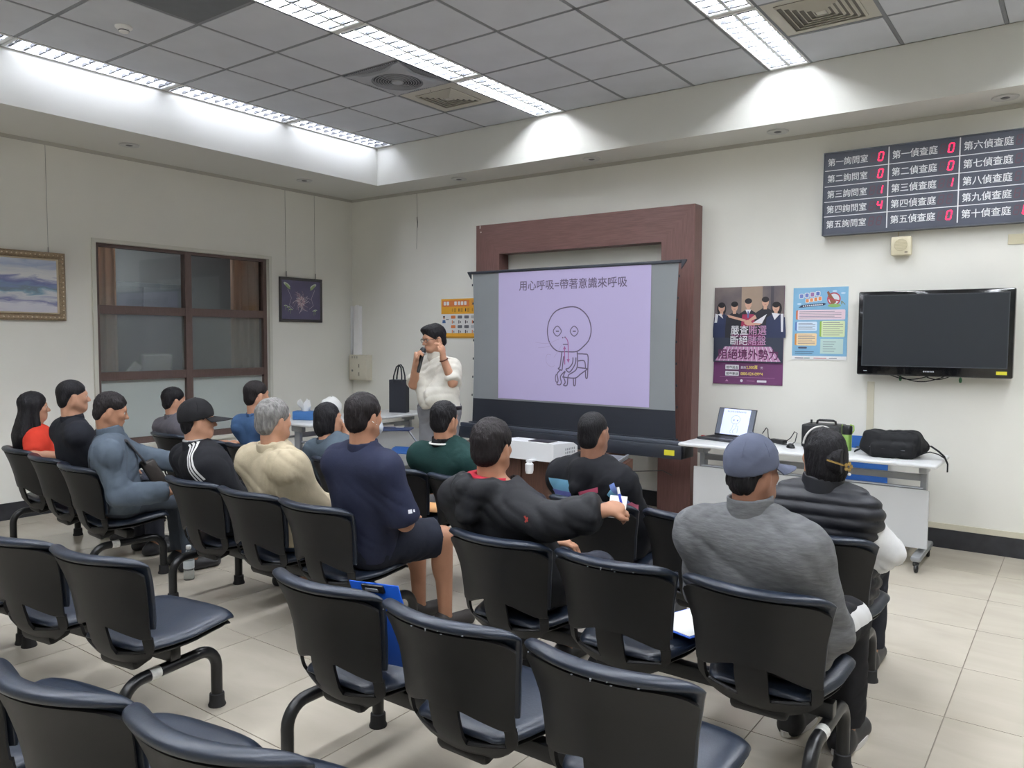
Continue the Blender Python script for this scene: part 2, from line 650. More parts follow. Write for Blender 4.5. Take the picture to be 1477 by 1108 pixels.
cs = 0.035
for lo, hi in (((0.0, WY0 - cs, WZ0 - cs), (0.022, WY0, WZ1 + cs)), ((0.0, WY1, WZ0 - cs), (0.022, WY1 + cs, WZ1 + cs)),
               ((0.0, WY0, WZ1), (0.022, WY1, WZ1 + cs)), ((0.0, WY0, WZ0 - cs), (0.022, WY1, WZ0))):
    wpart('casing', lo, hi, M_jamb)
ym = -2.155
st = 0.045
fx0, fx1 = -0.11, -0.03
for y0, y1 in ((WY0, WY0 + st), (WY1 - st, WY1), (ym - .035, ym + .035)):
    wpart('window_frame', (fx0, y0, WZ0), (fx1, y1, WZ1), M_frame)
zr = [(WZ1 - .03, WZ1), (1.755, 1.835), (1.135, 1.215), (WZ0, WZ0 + .06)]
for y0, y1 in ((WY0 + st, ym - .035), (ym + .035, WY1 - st)):
    for z0, z1 in zr:
        wpart('window_frame', (fx0, y0, z0), (fx1 - .004, y1, z1), M_frame)
    wpart('glass_pane', (-.075, y0, zr[1][1]), (-.069, y1, zr[0][0]), M_glass)
    wpart('glass_pane', (-.075, y0, zr[2][1]), (-.069, y1, zr[1][0]), M_frost)
    wpart('glass_pane', (-.075, y0, zr[3][1]), (-.069, y1, zr[2][0]), M_frost2)

# the dim room behind the window
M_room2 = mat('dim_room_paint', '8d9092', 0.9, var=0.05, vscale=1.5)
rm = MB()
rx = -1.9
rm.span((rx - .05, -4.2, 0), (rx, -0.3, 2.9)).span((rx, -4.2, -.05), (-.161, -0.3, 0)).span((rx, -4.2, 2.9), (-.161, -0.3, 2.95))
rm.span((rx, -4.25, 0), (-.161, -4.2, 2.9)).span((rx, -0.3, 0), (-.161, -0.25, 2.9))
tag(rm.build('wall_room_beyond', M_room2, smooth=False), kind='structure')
M_rlamp = mat('added_room_lamp', 'f2f4f8', .5, emit=45.0)  # lamp added out of view to brighten the room behind the panes
lp2 = empty('ceiling_light', (-.75, -2.2, 2.9), 0, 'unseen lamp added to brighten the dim room behind the window', 'ceiling light')
MB().span((-.15, -.3, -.05), (.15, .3, 0), .01).build('body', M_white, lp2)
MB().span((-.13, -.28, -.056), (.13, .28, -.05)).build('diffuser', M_rlamp, lp2, smooth=False)
M_curt = mat('beige_curtain', 'd6bfae', 0.85, var=0.10, vscale=3, bump=0.05, bscale=150)

_nt = M_curt.node_tree
_pb = _nt.nodes['Principled BSDF']
_tl = _nt.nodes.new('ShaderNodeBsdfTranslucent')
_tl.inputs['Color'].default_value = (*srgb('d6bfae'), 1)
_ms = _nt.nodes.new('ShaderNodeMixShader')
_ms.inputs[0].default_value = .5
_nt.links.new(_pb.outputs[0], _ms.inputs[1])
_nt.links.new(_tl.outputs[0], _ms.inputs[2])
_nt.links.new(_ms.outputs[0], _nt.nodes['Material Output'].inputs[0])


def curtain(y0, y1, lb):
    n = 60
    P = []
    for i in range(n):
        t = i / (n - 1)
        x = -.20 + .022 * math.sin(t * 2 * math.pi * (y1 - y0) / .085) + .006 * math.sin(t * 19)
        P.append([(x + .004 * math.sin(z * 3 + i * .5), y0 + (y1 - y0) * t, z) for z in np.linspace(.3, 2.45, 8)])
    P = np.array(P)
    F = [(i * 8 + j, (i + 1) * 8 + j, (i + 1) * 8 + j + 1, i * 8 + j + 1) for i in range(n - 1) for j in range(7)]
    v, f = thick(P.reshape(-1, 3), F, 0.003)
    tag(MB().add(v, f).build('curtain', M_curt), lb, 'curtain', 'beige curtains behind the interior window')


curtain(-3.12, -2.79, 'narrow beige pleated curtain behind the left edge of the window')
curtain(-1.56, -1.12, 'wide beige pleated curtain behind the right side of the window')
M_cab = mat('grey_cabinet', '4c5154', 0.6, var=0.06)
cb = empty('storage_cabinet', (-1.55, -1.95, 0), 0, 'dark grey tall cabinet standing in the dim room behind the window', 'cabinet')
MB().span((-.25, -.55, 0), (.25, .55, 2.15), .01).build('body', M_cab, cb)
for s in (-1, 1):
    dd = MB().span((.25, min(.01 * s, .54 * s), .05), (.268, max(.01 * s, .54 * s), 2.1), .004).build('door', M_cab, cb)
    MB().span((.268, .05 * s - .008, 1.0), (.285, .05 * s + .008, 1.14), .004).build('handle', M_dcup, dd)
M_paper = mat('white_paper', 'f2f2ee', 0.8)
tk = empty('desk', (-.55, -2.3, 0), 0, 'plain desk pushed under the window in the dim room', 'desk')
MB().span((-.3, -.6, .98), (.3, .75, 1.02), .005).build('desk_top', M_cab, tk)
for a in (-.27, .27):
    for c in (-.55, .68):
        MB().span((a - .02, c - .02, 0), (a + .02, c + .02, .98)).build('leg', M_cab, tk)
bx1 = MB().box((0, 0, .17), (.05, .30, .34), EUL(0, .12, 0), .004).build('paper_binder', M_paper, None, (-.36, -2.33, 1.02))
tag(bx1, 'upright white binder seen blurred through the frosted left pane', 'binder')
bx2 = MB().box((0, 0, .12), (.02, .09, .30), EUL(-.75, 0, 0), .003).build('leaning_paper', M_paper, None, (-.27, -2.66, 1.045))
tag(bx2, 'slanting white sheet leaning behind the frosted left pane', 'paper')
bx3 = MB().box((0, 0, .012), (.16, .2, .022), EUL(0, 0, .1), .003).build('paper_stack', M_paper, None, (-.30, -2.05 - .02, 1.021))
tag(bx3, 'low stack of white paper on the desk behind the frosted pane', 'paper stack')
# ================================================================== things on the left wall
M_gold = mat('carved_bronze_frame', '8c7a63', 0.4, metal=0.35, var=0.25, vscale=60)
M_goldl = mat('pale_gold_liner', 'cdbfa6', 0.45, metal=0.2)
M_wire = mat('hanging_wire', '8e8f8c', 0.4, metal=0.6)


def seascape_mat():
    m = bpy.data.materials.new('painted_seascape')
    m.use_nodes = True
    nt = m.node_tree
    b = nt.nodes['Principled BSDF']
    tc = nt.nodes.new('ShaderNodeTexCoord')
    mp = nt.nodes.new('ShaderNodeMapping')
    mp.inputs['Scale'].default_value = (1, 1.6, 7.0)
    nt.links.new(tc.outputs['Object'], mp.inputs[0])
    n = nt.nodes.new('ShaderNodeTexNoise')
    n.inputs['Scale'].default_value = 2.6
    n.inputs['Detail'].default_value = 7
    n.inputs['Distortion'].default_value = 0.9
    nt.links.new(mp.outputs[0], n.inputs['Vector'])
    sx = nt.nodes.new('ShaderNodeSeparateXYZ')
    nt.links.new(tc.outputs['Object'], sx.inputs[0])
    mr = nt.nodes.new('ShaderNodeMapRange')
    mr.inputs['From Min'].default_value = -0.24
    mr.inputs['From Max'].default_value = 0.24
    nt.links.new(sx.outputs['Z'], mr.inputs['Value'])
    ma = nt.nodes.new('ShaderNodeMath')
    ma.operation = 'MULTIPLY_ADD'
    nt.links.new(n.outputs['Fac'], ma.inputs[0])
    ma.inputs[1].default_value = 0.38
    nt.links.new(mr.outputs[0], ma.inputs[2])
    r = nt.nodes.new('ShaderNodeValToRGB')
    e = r.color_ramp.elements
    stops = [(0.0, 'cdcbd8'), (.16, 'd6d6de'), (.24, '7d7fac'), (.30, 'b9bccb'), (.36, 'd5d6d8'), (.42, '7f9fb4'), (.47, '72808a'), (.53, '7a8db0'), (.58, '6d719f'),
             (.64, '8f93b6'), (.70, 'dcdcdc'), (.80, 'cdd0d6'), (.90, 'a3afcb'), (1.0, 'c2c9d8')]
    e[0].position, e[0].color = 0.0, (*srgb(stops[0][1]), 1)
    e[1].position, e[1].color = 1.0, (*srgb(stops[-1][1]), 1)
    for p, c in stops[1:-1]:
        q = e.new(p)
        q.color = (*srgb(c), 1)
    sb = nt.nodes.new('ShaderNodeMath')
    sb.operation = 'SUBTRACT'
    sb.inputs[1].default_value = 0.17
    nt.links.new(ma.outputs[0], sb.inputs[0])
    nt.links.new(sb.outputs[0], r.inputs[0])
    nt.links.new(r.outputs[0], b.inputs['Base Color'])
    b.inputs['Roughness'].default_value = 0.45
    return m


# seascape: y -4.17..-3.355, z 1.682..2.268
def framed(name, yc, zc, w, h, fw, depth, mf, label):
    e = empty(name, (0.0, yc, zc), 0, label, 'painting')
    return e


pa = framed('framed_painting', -3.765, 1.975, .82, .586, .06, .04, M_gold, 'seascape painting in a carved bronze frame on the left wall')
hw, hh, fw_ = .41, .293, .055


def frame_ring(hw, hh, w, x0, x1, dome):
    """mitred moulding around the y-z plane facing +x"""
    prof = [(0, x0), (0, x1 * .6), (w * .3, x1), (w * .65, x1 * .9), (w, x1 * .55), (w, x0)]
    n = len(prof)
    vs, fs = [], []
    for (sy, sz) in ((-1, -1), (1, -1), (1, 1), (-1, 1)):
        for (t, x) in prof:
            vs.append((x, sy * (hw - t), sz * (hh - t)))
    for k in range(4):
        k2 = (k + 1) % 4
        for i in range(n):
            j = (i + 1) % n
            fs.append((k * n + i, k * n + j, k2 * n + j, k2 * n + i))
    return vs, fs


MB().add(*frame_ring(hw, hh, fw_, .004, .042, 0)).build('frame', M_gold, pa, angle=25)
MB().add(*frame_ring(hw - fw_, hh - fw_, .014, .006, .03, 0)).build('liner', M_goldl, pa, angle=25)
can = MB().span((.006, -hw + fw_ + .01, -hh + fw_ + .01), (.016, hw - fw_ - .01, hh - fw_ - .01)).build('canvas', seascape_mat(), pa, smooth=False)
bead = MB().lathe([(.0, .0), (.005, .001), (.0065, .004), (.004, .007), (.0, .008)], n=8, rot=EUL(0, math.pi / 2, 0)).mesh('bead', M_goldl)
for i in range(22):
    y = -hw + .03 + (2 * hw - .06) * i / 21
    for z in (hh - .026, -hh + .026):
        inst('bead', bead, pa, (.036, y, z))
for i in range(13):
    z = -hh + .05 + (2 * hh - .1) * i / 12
    inst('bead', bead, pa, (.036, hw - .026, z))
MB().tube([(.012, .28, hh), (.008, .28, 3.19 - 1.975)], .0016, 6).build('hanging_wire', M_wire, pa)
MB().tube([(.012, -.28, hh), (.008, -.28, 3.19 - 1.975)], .0016, 6).build('hanging_wire', M_wire, pa)
MB().box((.014, .28, hh + .02), (.008, .008, .05), None, .002).build('hook', M_wire, pa)

# small square painting: pale swirling flower on violet ground
M_dfr = mat('dark_wood_frame', '3c3a3b', 0.45)
pb = framed('framed_painting', -.79, 1.972, .6, .5, .03, .03, M_dfr, 'small square painting of a pale flower on violet, dark frame')
pw, ph = .30, .25
MB().add(*frame_ring(pw, ph, .032, .004, .034, 0)).build('frame', M_dfr, pb, angle=25)
M_violet = mat('print_violet', '5b5772', 0.6, var=0.08, vscale=8)
MB().span((.006, -pw + .025, -ph + .025), (.018, pw - .025, ph - .025)).build('canvas', M_violet, pb, smooth=False)
pr = Print((.0182, 0, 0), (0, 1, 0), (0, 0, 1), (1, 0, 0))
M_p1, M_p2, M_p3 = mat('print_pale_petal', 'cfc3c8', .6), mat('print_pink_petal', 'b2949c', .6), mat('print_leaf', '9db07c', .6)
M_p4 = mat('print_light_leaf', 'cfd6c6', .6)
rr = random.Random(3)
for i in range(34):
    a = rr.uniform(0, 6.28)
    L = rr.uniform(.07, .15)
    c = rr.choice((-1, 1)) * rr.uniform(.3, 1.0)
    pts = []
    for t in np.linspace(.08, 1, 8):
        an = a + c * t * 1.1
        pts.append((L * t * math.cos(an) - .005, L * t * math.sin(an) - .01))
    pr.line(pts, rr.uniform(.002, .006), M_p1 if i % 3 else M_p2)
for i in range(16):
    a = i / 16 * 6.28
    pr.disc(.032 * math.cos(a) - .002, .035 * math.sin(a) - .015, .028, .010, M_p2 if i % 2 else M_p1, rot=a)
pr.disc(-.002, -.015, .013, .016, M_violet)
pr.disc(-.002, -.015, .006, .009, M_p2)
for (x, y, s, f) in ((-.20, .165, 1, 1), (.17, .165, 1, -1)):
    pr.disc(x, y, .05, .018, M_p4, rot=-.5 * f)
    pr.disc(x + .01 * f, y - .018, .045, .014, M_p3, rot=-.7 * f)
for (x, y) in ((-.22, -.075), (-.18, -.09), (-.15, -.115), (.20, -.115), (.18, -.125)):
    pr.disc(x, y, .026, .014, M_p4, a0=0, a1=180)
    pr.disc(x, y, .018, .009, M_p3, a0=0, a1=180)
    pr.line([(x, y), (x - .004, y - .045)], .004, M_p3)
for s in (-1, 1):
    pr.line([(s * .19, .12), (s * .14, .02), (s * .17, -.06), (s * .11, -.10)], .004, M_p1)
pr.build(pb)
for y in (-.205, .205):
    MB().tube([(.012, y, ph), (.008, y, 3.19 - 1.972)], .0016, 6).build('hanging_wire', M_wire, pb)
    MB().box((.016, y, ph + .035), (.010, .010, .06), None, .003).build('hook', M_wire, pb)

# loose picture wire on the front wall
wr = MB().tube([(1.085, -.012, 3.19), (1.088, -.008, 2.88), (1.075, -.008, 2.56)], .0016, 6)
wr.tube([(1.088, -.010, 2.80), (1.096, -.012, 2.86), (1.086, -.012, 2.92), (1.092, -.01, 2.83)], .004, 6)
tag(wr.build('picture_wire', M_wire), 'bare picture-hanging wire with a hook, hanging on the front wall', 'wire')

# electrical box and cable duct in the corner
M_box = mat('cream_metal', 'cfcab9', 0.5)
eb = empty('electrical_box', (.19, 0, 1.035), 0, 'cream metal electrical box in the room corner under the cable duct', 'electrical box')
MB().span((-.150, -.10, 0), (.150, 0, .305), .006).build('body', M_box, eb)
MB().span((-.140, -.106, .012), (.140, -.100, .235), .003).build('door', M_box, eb)
for z in (.075, .175):
    MB().span((.02, -.110, z - .022), (.040, -.106, z + .022), .002).build('latch', mat('grey_label', '8a8577', .5), eb)
MB().lathe([(.0, 0), (.014, 0), (.014, .006), (.010, .009), (0, .009)], (-.085, -.106, .115), 14, EUL(math.pi / 2, 0, 0)).build('lock', M_wire, eb)
for x in (-.09, -.05, -.01):
    MB().span((x - .011, -.1035, .262), (x + .011, -.100, .290), .002).build('indicator', mat('grey_label2', 'a8a59a', .5), eb)
du = empty('cable_duct', (.09, 0, 1.342), 0, 'white vertical cable duct with a loose cover above the electrical box', 'cable duct')
M_duct = mat('white_pvc', 'f4f4f6', 0.4)
MB().prism([(-.075, 0), (-.075, -.05), (-.068, -.05), (-.068, -.006), (.068, -.006), (.068, -.05), (.075, -.05), (.075, 0)], (0, 0, 0), (1, 0, 0), (0, 1, 0), (0, 0, 1), .59).build('channel', M_duct, du, smooth=False)
MB().add([(-.02, -.052, 0), (.085, -.056, 0), (.085, -.062, 0), (-.02, -.058, 0), (.02, -.052, .6), (.085, -.056, .6), (.085, -.062, .6), (.02, -.058, .6)],
         [(0, 1, 2, 3), (4, 7, 6, 5), (0, 4, 5, 1), (1, 5, 6, 2), (2, 6, 7, 3), (3, 7, 4, 0)]).build('cover', M_duct, du, smooth=False)

# ================================================================== things on the front wall
# orange notice
M_pap = mat('print_white', 'e6e6e6', .6)
M_or, M_yel, M_dor = mat('print_orange', 'd27a45', .6), mat('print_yellow', 'e0a534', .6), mat('print_dark_orange', 'b8862e', .6)
M_gry, M_dk = mat('print_grey', '6a6a72', .6), mat('print_dark', '2c2c34', .6)
po = empty('notice_poster', (1.765, 0, 1.55), 0, 'orange and white notice with small icons, partly behind the screen', 'poster')
MB().span((-.315, -.006, 0), (.315, -.001, .432)).build('sheet', M_pap, po, smooth=False)
pr = Print((0, -.006, 0), (1, 0, 0), (0, 0, 1), (0, -1, 0))
pr.rect(-.315, 0, .315, .055, M_yel)
pr.rect(-.315, 0, .315, .018, M_dor)
pr.rect(-.315, .265, .315, .432, M_yel)
pr.rect(-.300, .345, .09, .415, M_or)
pr.rect(.105, .35, .31, .415, mat('print_amber', 'dd9a48', .6))
for i, x in enumerate((-.28, -.235, -.125, -.075, -.03, .015)):
    pr.rect(x, .362, x + .034, .402, M_pap, r=.006)
for i in range(5):
    pr.rect(.12, .362 + i * .010, .29, .365 + i * .010, M_dor)
for i in range(5):
    x = -.16 + i * .095
    pr.rect(x, .29, x + .014, .325, M_dk if i in (1, 2) else M_dor, r=.003)
    pr.rect(x + .03, .285, x + .06, .33, M_dor, r=.004)
    for z in (.215, .110):
        pr.rect(x - .012, z, x + .052, z + .032, (M_or, M_gry, M_gry, mat('print_lgrey', 'b9bcc0', .6), mat('print_maroon', '8a4038', .6))[i], r=.006)
        pr.rect(x, z - .055, x + .012, z - .02, M_dk if i in (1, 2) else M_or, r=.003)
        pr.rect(x + .022, z - .05, x + .036, z - .028, M_gry, r=.003)
pr.disc(-.275, .225, .014, .017, mat('print_skin', 'cfa184', .6))
pr.disc(-.275, .236, .015, .010, M_dk)
pr.poly([(-.30, .165), (-.25, .165), (-.255, .198), (-.295, .198)], mat('print_blue_shirt', '4a6a9a', .6))
pr.rect(-.245, .20, -.205, .21, M_gry)
pr.build(po)

# purple election poster
pe = empty('election_poster', (4.933, 0, 1.168), 0, 'dark purple poster of five people stacking hands over bold lettering', 'poster')
PW, PH = .301, .834
n = 14
P = np.array([[(-PW + 2 * PW * i / n, -.004 - .010 * max(0, 1 - j / 3) * (1 - i / n) ** 2, PH * j / 20) for j in range(21)] for i in range(n + 1)])
F = [(i * 21 + j, (i + 1) * 21 + j, (i + 1) * 21 + j + 1, i * 21 + j + 1) for i in range(n) for j in range(20)]
v, f = thick(P.reshape(-1, 3), F, .0012)
MB().add(v, f).build('sheet', mat('print_purple', '6d3f68', .4), pe)
pr = Print((0, -.016, 0), (1, 0, 0), (0, 0, 1), (0, -1, 0))
M_nv, M_bk2, M_sk2, M_wh2 = mat('print_navy', '2c3450', .4), mat('print_black_shirt', '26272e', .4), mat('print_face', 'c9a08a', .4), mat('print_shirt_white', 'dfe0e4', .4)
M_hair2 = mat('print_hair', '1d1b1f', .4)
pr.rect(-PW, .19, PW, PH, mat('print_backdrop', '5a5358', .4, col2='857872', vscale=3), z=.0005)
pr.rect(-.06, .56, .12, PH, mat('print_beige_wall', '9c8878', .4, var=.1, vscale=5))
pr.rect(.19, .45, .215, PH, mat('print_dark_door', '45424a', .4))
pr.rect(-PW, .19, PW, .5, mat('print_slate', '353a48', .4), z=.0008)
for (x, y, w, m, hl) in ((-.235, .66, .075, M_nv, 1), (-.12, .665, .08, M_bk2, 0), (.145, .70, .085, M_bk2, 0), (.235, .655, .085, M_nv, 1), (.0, .69, .085, M_bk2, 0)):
    if hl:
        pr.disc(x + (.008 if x > 0 else 0), y - .012, .041, .058, M_hair2)
    pr.poly([(x - w, y - .19), (x - w * .9, y - .085), (x - .02, y - .05), (x + .02, y - .05), (x + w * .9, y - .085), (x + w, y - .19), (x + w, .40), (x - w, .40)], m)
    pr.rect(x - .014, y - .06, x + .014, y - .02, M_sk2)
    pr.disc(x, y, .029, .041, M_sk2)
    pr.disc(x, y + .022, .031, .024, M_hair2)
    for s in (-1, 1):
        pr.rect(x + s * .012 - .006, y + .002, x + s * .012 + .006, y + .005, M_hair2)
    pr.rect(x - .007, y - .022, x + .007, y - .019, mat('print_lip', '9a5a58', .4))
pr.poly([(-.05, .60), (.05, .60), (.06, .50), (-.06, .50)], mat('print_robe_red', '9a2f50', .4))
pr.poly([(-.025, .64), (.025, .64), (0, .585)], M_wh2)
pr.poly([(-.006, .625), (.006, .625), (.008, .575), (0, .565), (-.008, .575)], mat('print_tie', '5a6a9a', .4))
pr.poly([(-.28, .60), (-.235, .61), (-.22, .565), (-.265, .60)], M_wh2)
pr.poly([(.20, .61), (.27, .60), (.225, .55)], M_wh2)
pr.poly([(-.29, .61), (-.265, .60), (-.275, .53), (-.298, .53)], M_wh2)
pr.poly([(.298, .60), (.275, .60), (.282, .45), (.298, .45)], M_wh2)
pr.poly([(-.185, .60), (-.17, .575), (-.02, .535), (-.02, .555)], M_sk2)
pr.poly([(.16, .60), (.12, .52), (.03, .51), (.04, .525)], M_wh2)
pr.poly([(.06, .595), (.075, .565), (.01, .535), (.0, .55)], M_sk2)
pr.poly([(.12, .522), (.10, .508), (-.01, .505), (.0, .53)], M_sk2)
pr.disc(.0, .53, .032, .022, M_sk2)
M_pink, M_pinkd = mat('print_pink', 'b98bae', .4), mat('print_deep_magenta', '6a3058', .4)
pr.poly([(-.11, .375), (.11, .375), (.14, .33), (-.14, .33)], M_pinkd)
pr.poly([(-.14, .43), (.12, .43), (.14, .405), (-.15, .405)], M_pinkd)
pr.text(-.152, .432, '嚴查', .088, M_wh2, bold=.006, sx=.9)
pr.text(.004, .432, '賄選', .088, M_pink, bold=.006, sx=.9)
pr.text(-.156, .345, '斷絕', .088, M_wh2, bold=.006, sx=.9)
pr.text(.002, .345, '賭盤', .088, M_pink, bold=.006, sx=.9)
pr.poly([(-.20, .325), (.20, .325), (.285, .20), (-.285, .20)], M_pink)
for i in range(13):
    x = -.25 + i * .0417
    pr.line([(x * .75, .325), (x, .20)], .004, M_wh2)
pr.text(-.262, .222, '阻絕境外勢力', .092, M_pinkd, bold=.006, sx=.96)
pr.text(-.259, .226, '阻絕境外勢力', .092, mat('print_pinkish_dark', '54264a', .4), bold=.002, sx=.96)
M_yt = mat('print_gold_text', 'e6cf6a', .4)
for z, t in ((.135, '檢舉獎金'), (.080, '檢舉專線')):
    pr.rect(-.19, z - .008, -.07, z + .032, M_wh2, r=.004)
    pr.text(-.183, z, t, .027, M_dk, bold=.008)
pr.text(-.055, .137, '最高', .024, M_wh2)
pr.text(-.005, .135, '2,000萬', .036, M_yt, bold=.010, sx=.85)
pr.text(.115, .137, '元', .024, M_wh2)
pr.text(-.055, .080, '0800-024-099*4', .036, M_yt, bold=.010, sx=.82)
pr.rect(-.24, .060, .24, .062, M_pink)
pr.disc(-.045, .032, .012, .012, M_wh2)
pr.rect(.09, .022, .17, .040, M_wh2, r=.004)
pr.rect(.0, .029, .07, .033, M_pink)
pr.poly([(-.19, .022), (-.16, .022), (-.175, .042)], M_pink)
pr.build(pe)

# blue information poster
pl = empty('information_poster', (5.519, 0, 1.392), 0, 'light blue information poster with pastel text boxes beside the television', 'poster')
QW, QH = .214, .586
MB().span((-QW, -.005, 0), (QW, -.001, QH)).build('sheet', M_pap, pl, smooth=False)
pr = Print((0, -.005, 0), (1, 0, 0), (0, 0, 1), (0, -1, 0))
pr.rect(-QW, .03, QW, QH, mat('print_sky_blue', '7fb0d0', .5, var=.10, vscale=4), z=.0003)
M_line = mat('print_text_grey', '6f7480', .5)


def tbox(x0, z0, x1, z1, c, ct, nm, nl):
    m, mt = mat('print_' + nm, c, .5), mat('print_tab_' + nm, ct, .5)
    pr.rect(x0 - .014, z0 + .002, x0 + .02, z1 - .002, mt, r=.008)
    pr.rect(x0, z0, x1, z1, m, r=.010)
    for i in range(nl):
        z = z1 - .012 - (z1 - z0 - .016) * i / nl
        pr.rect(x0 + .012, z - .0045, x0 + (x1 - x0) * (.92 if i % 3 else .78), z - .0005, M_line)


tbox(-.175, .325, .195, .405, 'e3cbd6', 'c8714a', 'pink_box', 5)
tbox(-.180, .235, -.02, .310, 'cfe0f0', '5a78b4', 'blue_box', 5)
tbox(-.180, .115, -.02, .215, 'e8cda4', 'd08a44', 'tan_box', 6)
tbox(.015, .185, .195, .315, 'd3e0b4', '8fb44a', 'green_box', 7)
pr.rect(.01, .05, .185, .170, mat('print_mint', 'b9d2cc', .5))
for i in range(5):
    pr.rect(.03, .145 - i * .019, .13 - .012 * (i % 3), .149 - i * .019, M_line)
pr.rect(-.165, .090, -.095, .104, mat('print_pill', '4a4f66', .5), r=.006)
pr.rect(-.19, .062, -.04, .066, M_nv)
pr.rect(-.19, .050, -.05, .054, M_nv)
for i, c in enumerate(('6f7fc0', '6f7fc0', '9a6fa0', '5a6fb4')):
    x = -.165 + i * .043
    pr.rect(x - .003, .497 + i * .006, x + .036, .538 + i * .006, M_wh2, r=.010)
    pr.rect(x + .003, .502 + i * .006, x + .030, .533 + i * .006, mat('print_title%d' % (i // 2 + (i == 2)), c, .5), r=.006)
for i in range(4):
    x = -.115 + i * .033
    pr.rect(x - .003, .462 + i * .005, x + .030, .498 + i * .005, M_wh2, r=.008)
    pr.rect(x + .002, .466 + i * .005, x + .025, .494 + i * .005, mat('print_title_orange', 'd98a58', .5), r=.005)
pr.poly([(-.17, .425), (-.145, .445), (.03, .460), (.05, .452), (.03, .44), (-.14, .425)], M_nv)
for i in range(10):
    pr.rect(-.135 + i * .016, .4315 + i * .0012, -.124 + i * .016, .4415 + i * .0012, M_wh2, r=.002)
pr.disc(.105, .49, .052, .052, mat('print_red_ring', 'b04454', .5))
pr.disc(.105, .49, .042, .042, mat('print_ring_white', 'd9dfe4', .5))
pr.poly([(.05, .545), (.062, .555), (.125, .465), (.10, .445), (.082, .455)], mat('print_brown_bottle', '8a5a42', .5))
pr.poly([(.06, .50), (.15, .478), (.148, .468), (.058, .490)], mat('print_red_ring', 'b04454', .5))
pr.disc(.11, .437, .05, .014, mat('print_grass', '86b06a', .5))
pr.poly([(.16, .475), (.172, .47), (.195, .445), (.188, .442), (.172, .462), (.168, .445), (.162, .445)], mat('print_olive_figure', '7c8268', .5))
for (x, z) in ((-.165, .455), (.11, .552), (.175, .535)):
    pr.disc(x, z, .018, .007, mat('print_cloud', 'c4dcec', .5))
for i, (a, b, c) in enumerate(((-.19, -.12, '3a3a44'), (-.115, -.07, '4a7a6a'), (-.04, .06, 'c07a80'), (.08, .14, '8a8f9a'))):
    pr.rect(a, .010, b, .016, mat('print_foot%d' % i, c, .5))
pr.build(pl)

# television
M_bez = mat('glossy_black_bezel', '0c0d10', 0.12, coat=0.3)
M_scr = mat('dark_lcd', '22262b', 0.28, spec=0.45)
M_yl = mat('yellow_sticker', 'd9d23a', 0.5)
tv = empty('television', (6.35, 0, 1.288), 0, 'switched-off black flat-screen television mounted on the front wall', 'television')
TW, TH = .512, .637
b = MB().span((-TW, -.135, 0), (TW, -.06, TH), .012)
b.build('cabinet', M_bez, tv)
MB().span((-TW + .04, -.1365, .075), (TW - .04, -.1345, TH - .035)).build('screen', M_scr, tv, smooth=False)
b = MB()
for lo, hi in (((-TW + .034, -.1385, .069), (TW - .034, -.135, .075)), ((-TW + .034, -.1385, TH - .035), (TW - .034, -.135, TH - .029)),
               ((-TW + .034, -.1385, .075), (-TW + .04, -.135, TH - .035)), ((TW - .04, -.1385, .075), (TW - .034, -.135, TH - .035))):
    b.span(lo, hi)
b.build('screen_rim', mat('dark_grey_rim', '3a3d42', .3), tv, smooth=False)
MB().span((-.3, -.06, .08), (.3, -.02, .5), .01).build('rear_housing', M_black, tv)
MB().span((-.2, -.02, .15), (.2, 0, .45)).build('wall_bracket', M_wire, tv, smooth=False)
MB().span((TW - .10, -.1375, .026), (TW - .035, -.135, .050)).build('energy_sticker', M_yl, tv, smooth=False)
pr = Print((0, -.1355, 0), (1, 0, 0), (0, 0, 1), (0, -1, 0))
M_lg = mat('print_silver', 'b4b8bd', .3)
pr.disc(-.045, .036, .006, .006, M_lg)
for i in range(6):
    pr.rect(-.035 + i * .010, .031, -.028 + i * .010, .041, M_lg)
pr.rect(-TW + .05, .03, -TW + .075, .034, M_lg)
pr.build(tv)
for (x0, x1, dz) in ((-.3, .0, -.035), (-.25, .10, -.05), (-.06, .13, -.03)):
    MB().tube([(x0 + (x1 - x0) * t, -.07 - .02 * math.sin(t * 3.1), .008 + dz * math.sin(t * math.pi)) for t in np.linspace(0, 1, 14)], .004, 6).build('cable', M_black, tv)
M_grn = mat('green_plastic', '3f7a55', .5)
for x in (-.215, .185):
    MB().tube([(x, -.05, .06), (x, -.05, -.005)], .004, 6).lathe([(0, -.045), (.008, -.04), (.011, -.025), (.008, -.008), (0, -.004)], (x, -.05, 0), 10).build('pull_cord', M_grn, tv)

# queue number board
M_bd = mat('slate_board', '4a4e5a', 0.45, var=0.06, vscale=3)
M_alu = mat('aluminium_edge', 'a9acb0', 0.35, metal=0.7)
M_led = mat('red_led', 'ff2450', 0.4, emit=2.2)
M_ledoff = mat('unlit_led', '5b434f', 0.5)
bd = empty('queue_board', (5.545, 0, 2.386), 0, 'wide slate queue board with white room names and red digits', 'display board')
BW, BH = 1.405, .631
MB().span((0, -.085, 0), (BW, -.012, BH), .003).build('panel', M_bd, bd, smooth=False)
b = MB()
for lo, hi in (((-.008, -.09, -.008), (0, -.01, BH + .008)), ((BW, -.09, -.008), (BW + .008, -.01, BH + .008)), ((0, -.09, -.008), (BW, -.01, 0)), ((0, -.09, BH), (BW, -.01, BH + .008))):
    b.span(lo, hi)
b.build('edge_frame', mat('dark_edge', '5f636b', .4, metal=.4), bd, smooth=False)
pr = Print((0, -.085, 0), (1, 0, 0), (0, 0, 1), (0, -1, 0))
M_bt = mat('print_board_white', 'e6e8ea', .5)
cols = [0, .464, .934, BW]
rows = [BH - .002, .497, .374, .254, .140, .02]
for x in cols[1:3]:
    pr.rect(x - .004, .02, x + .004, BH - .004, M_bt)
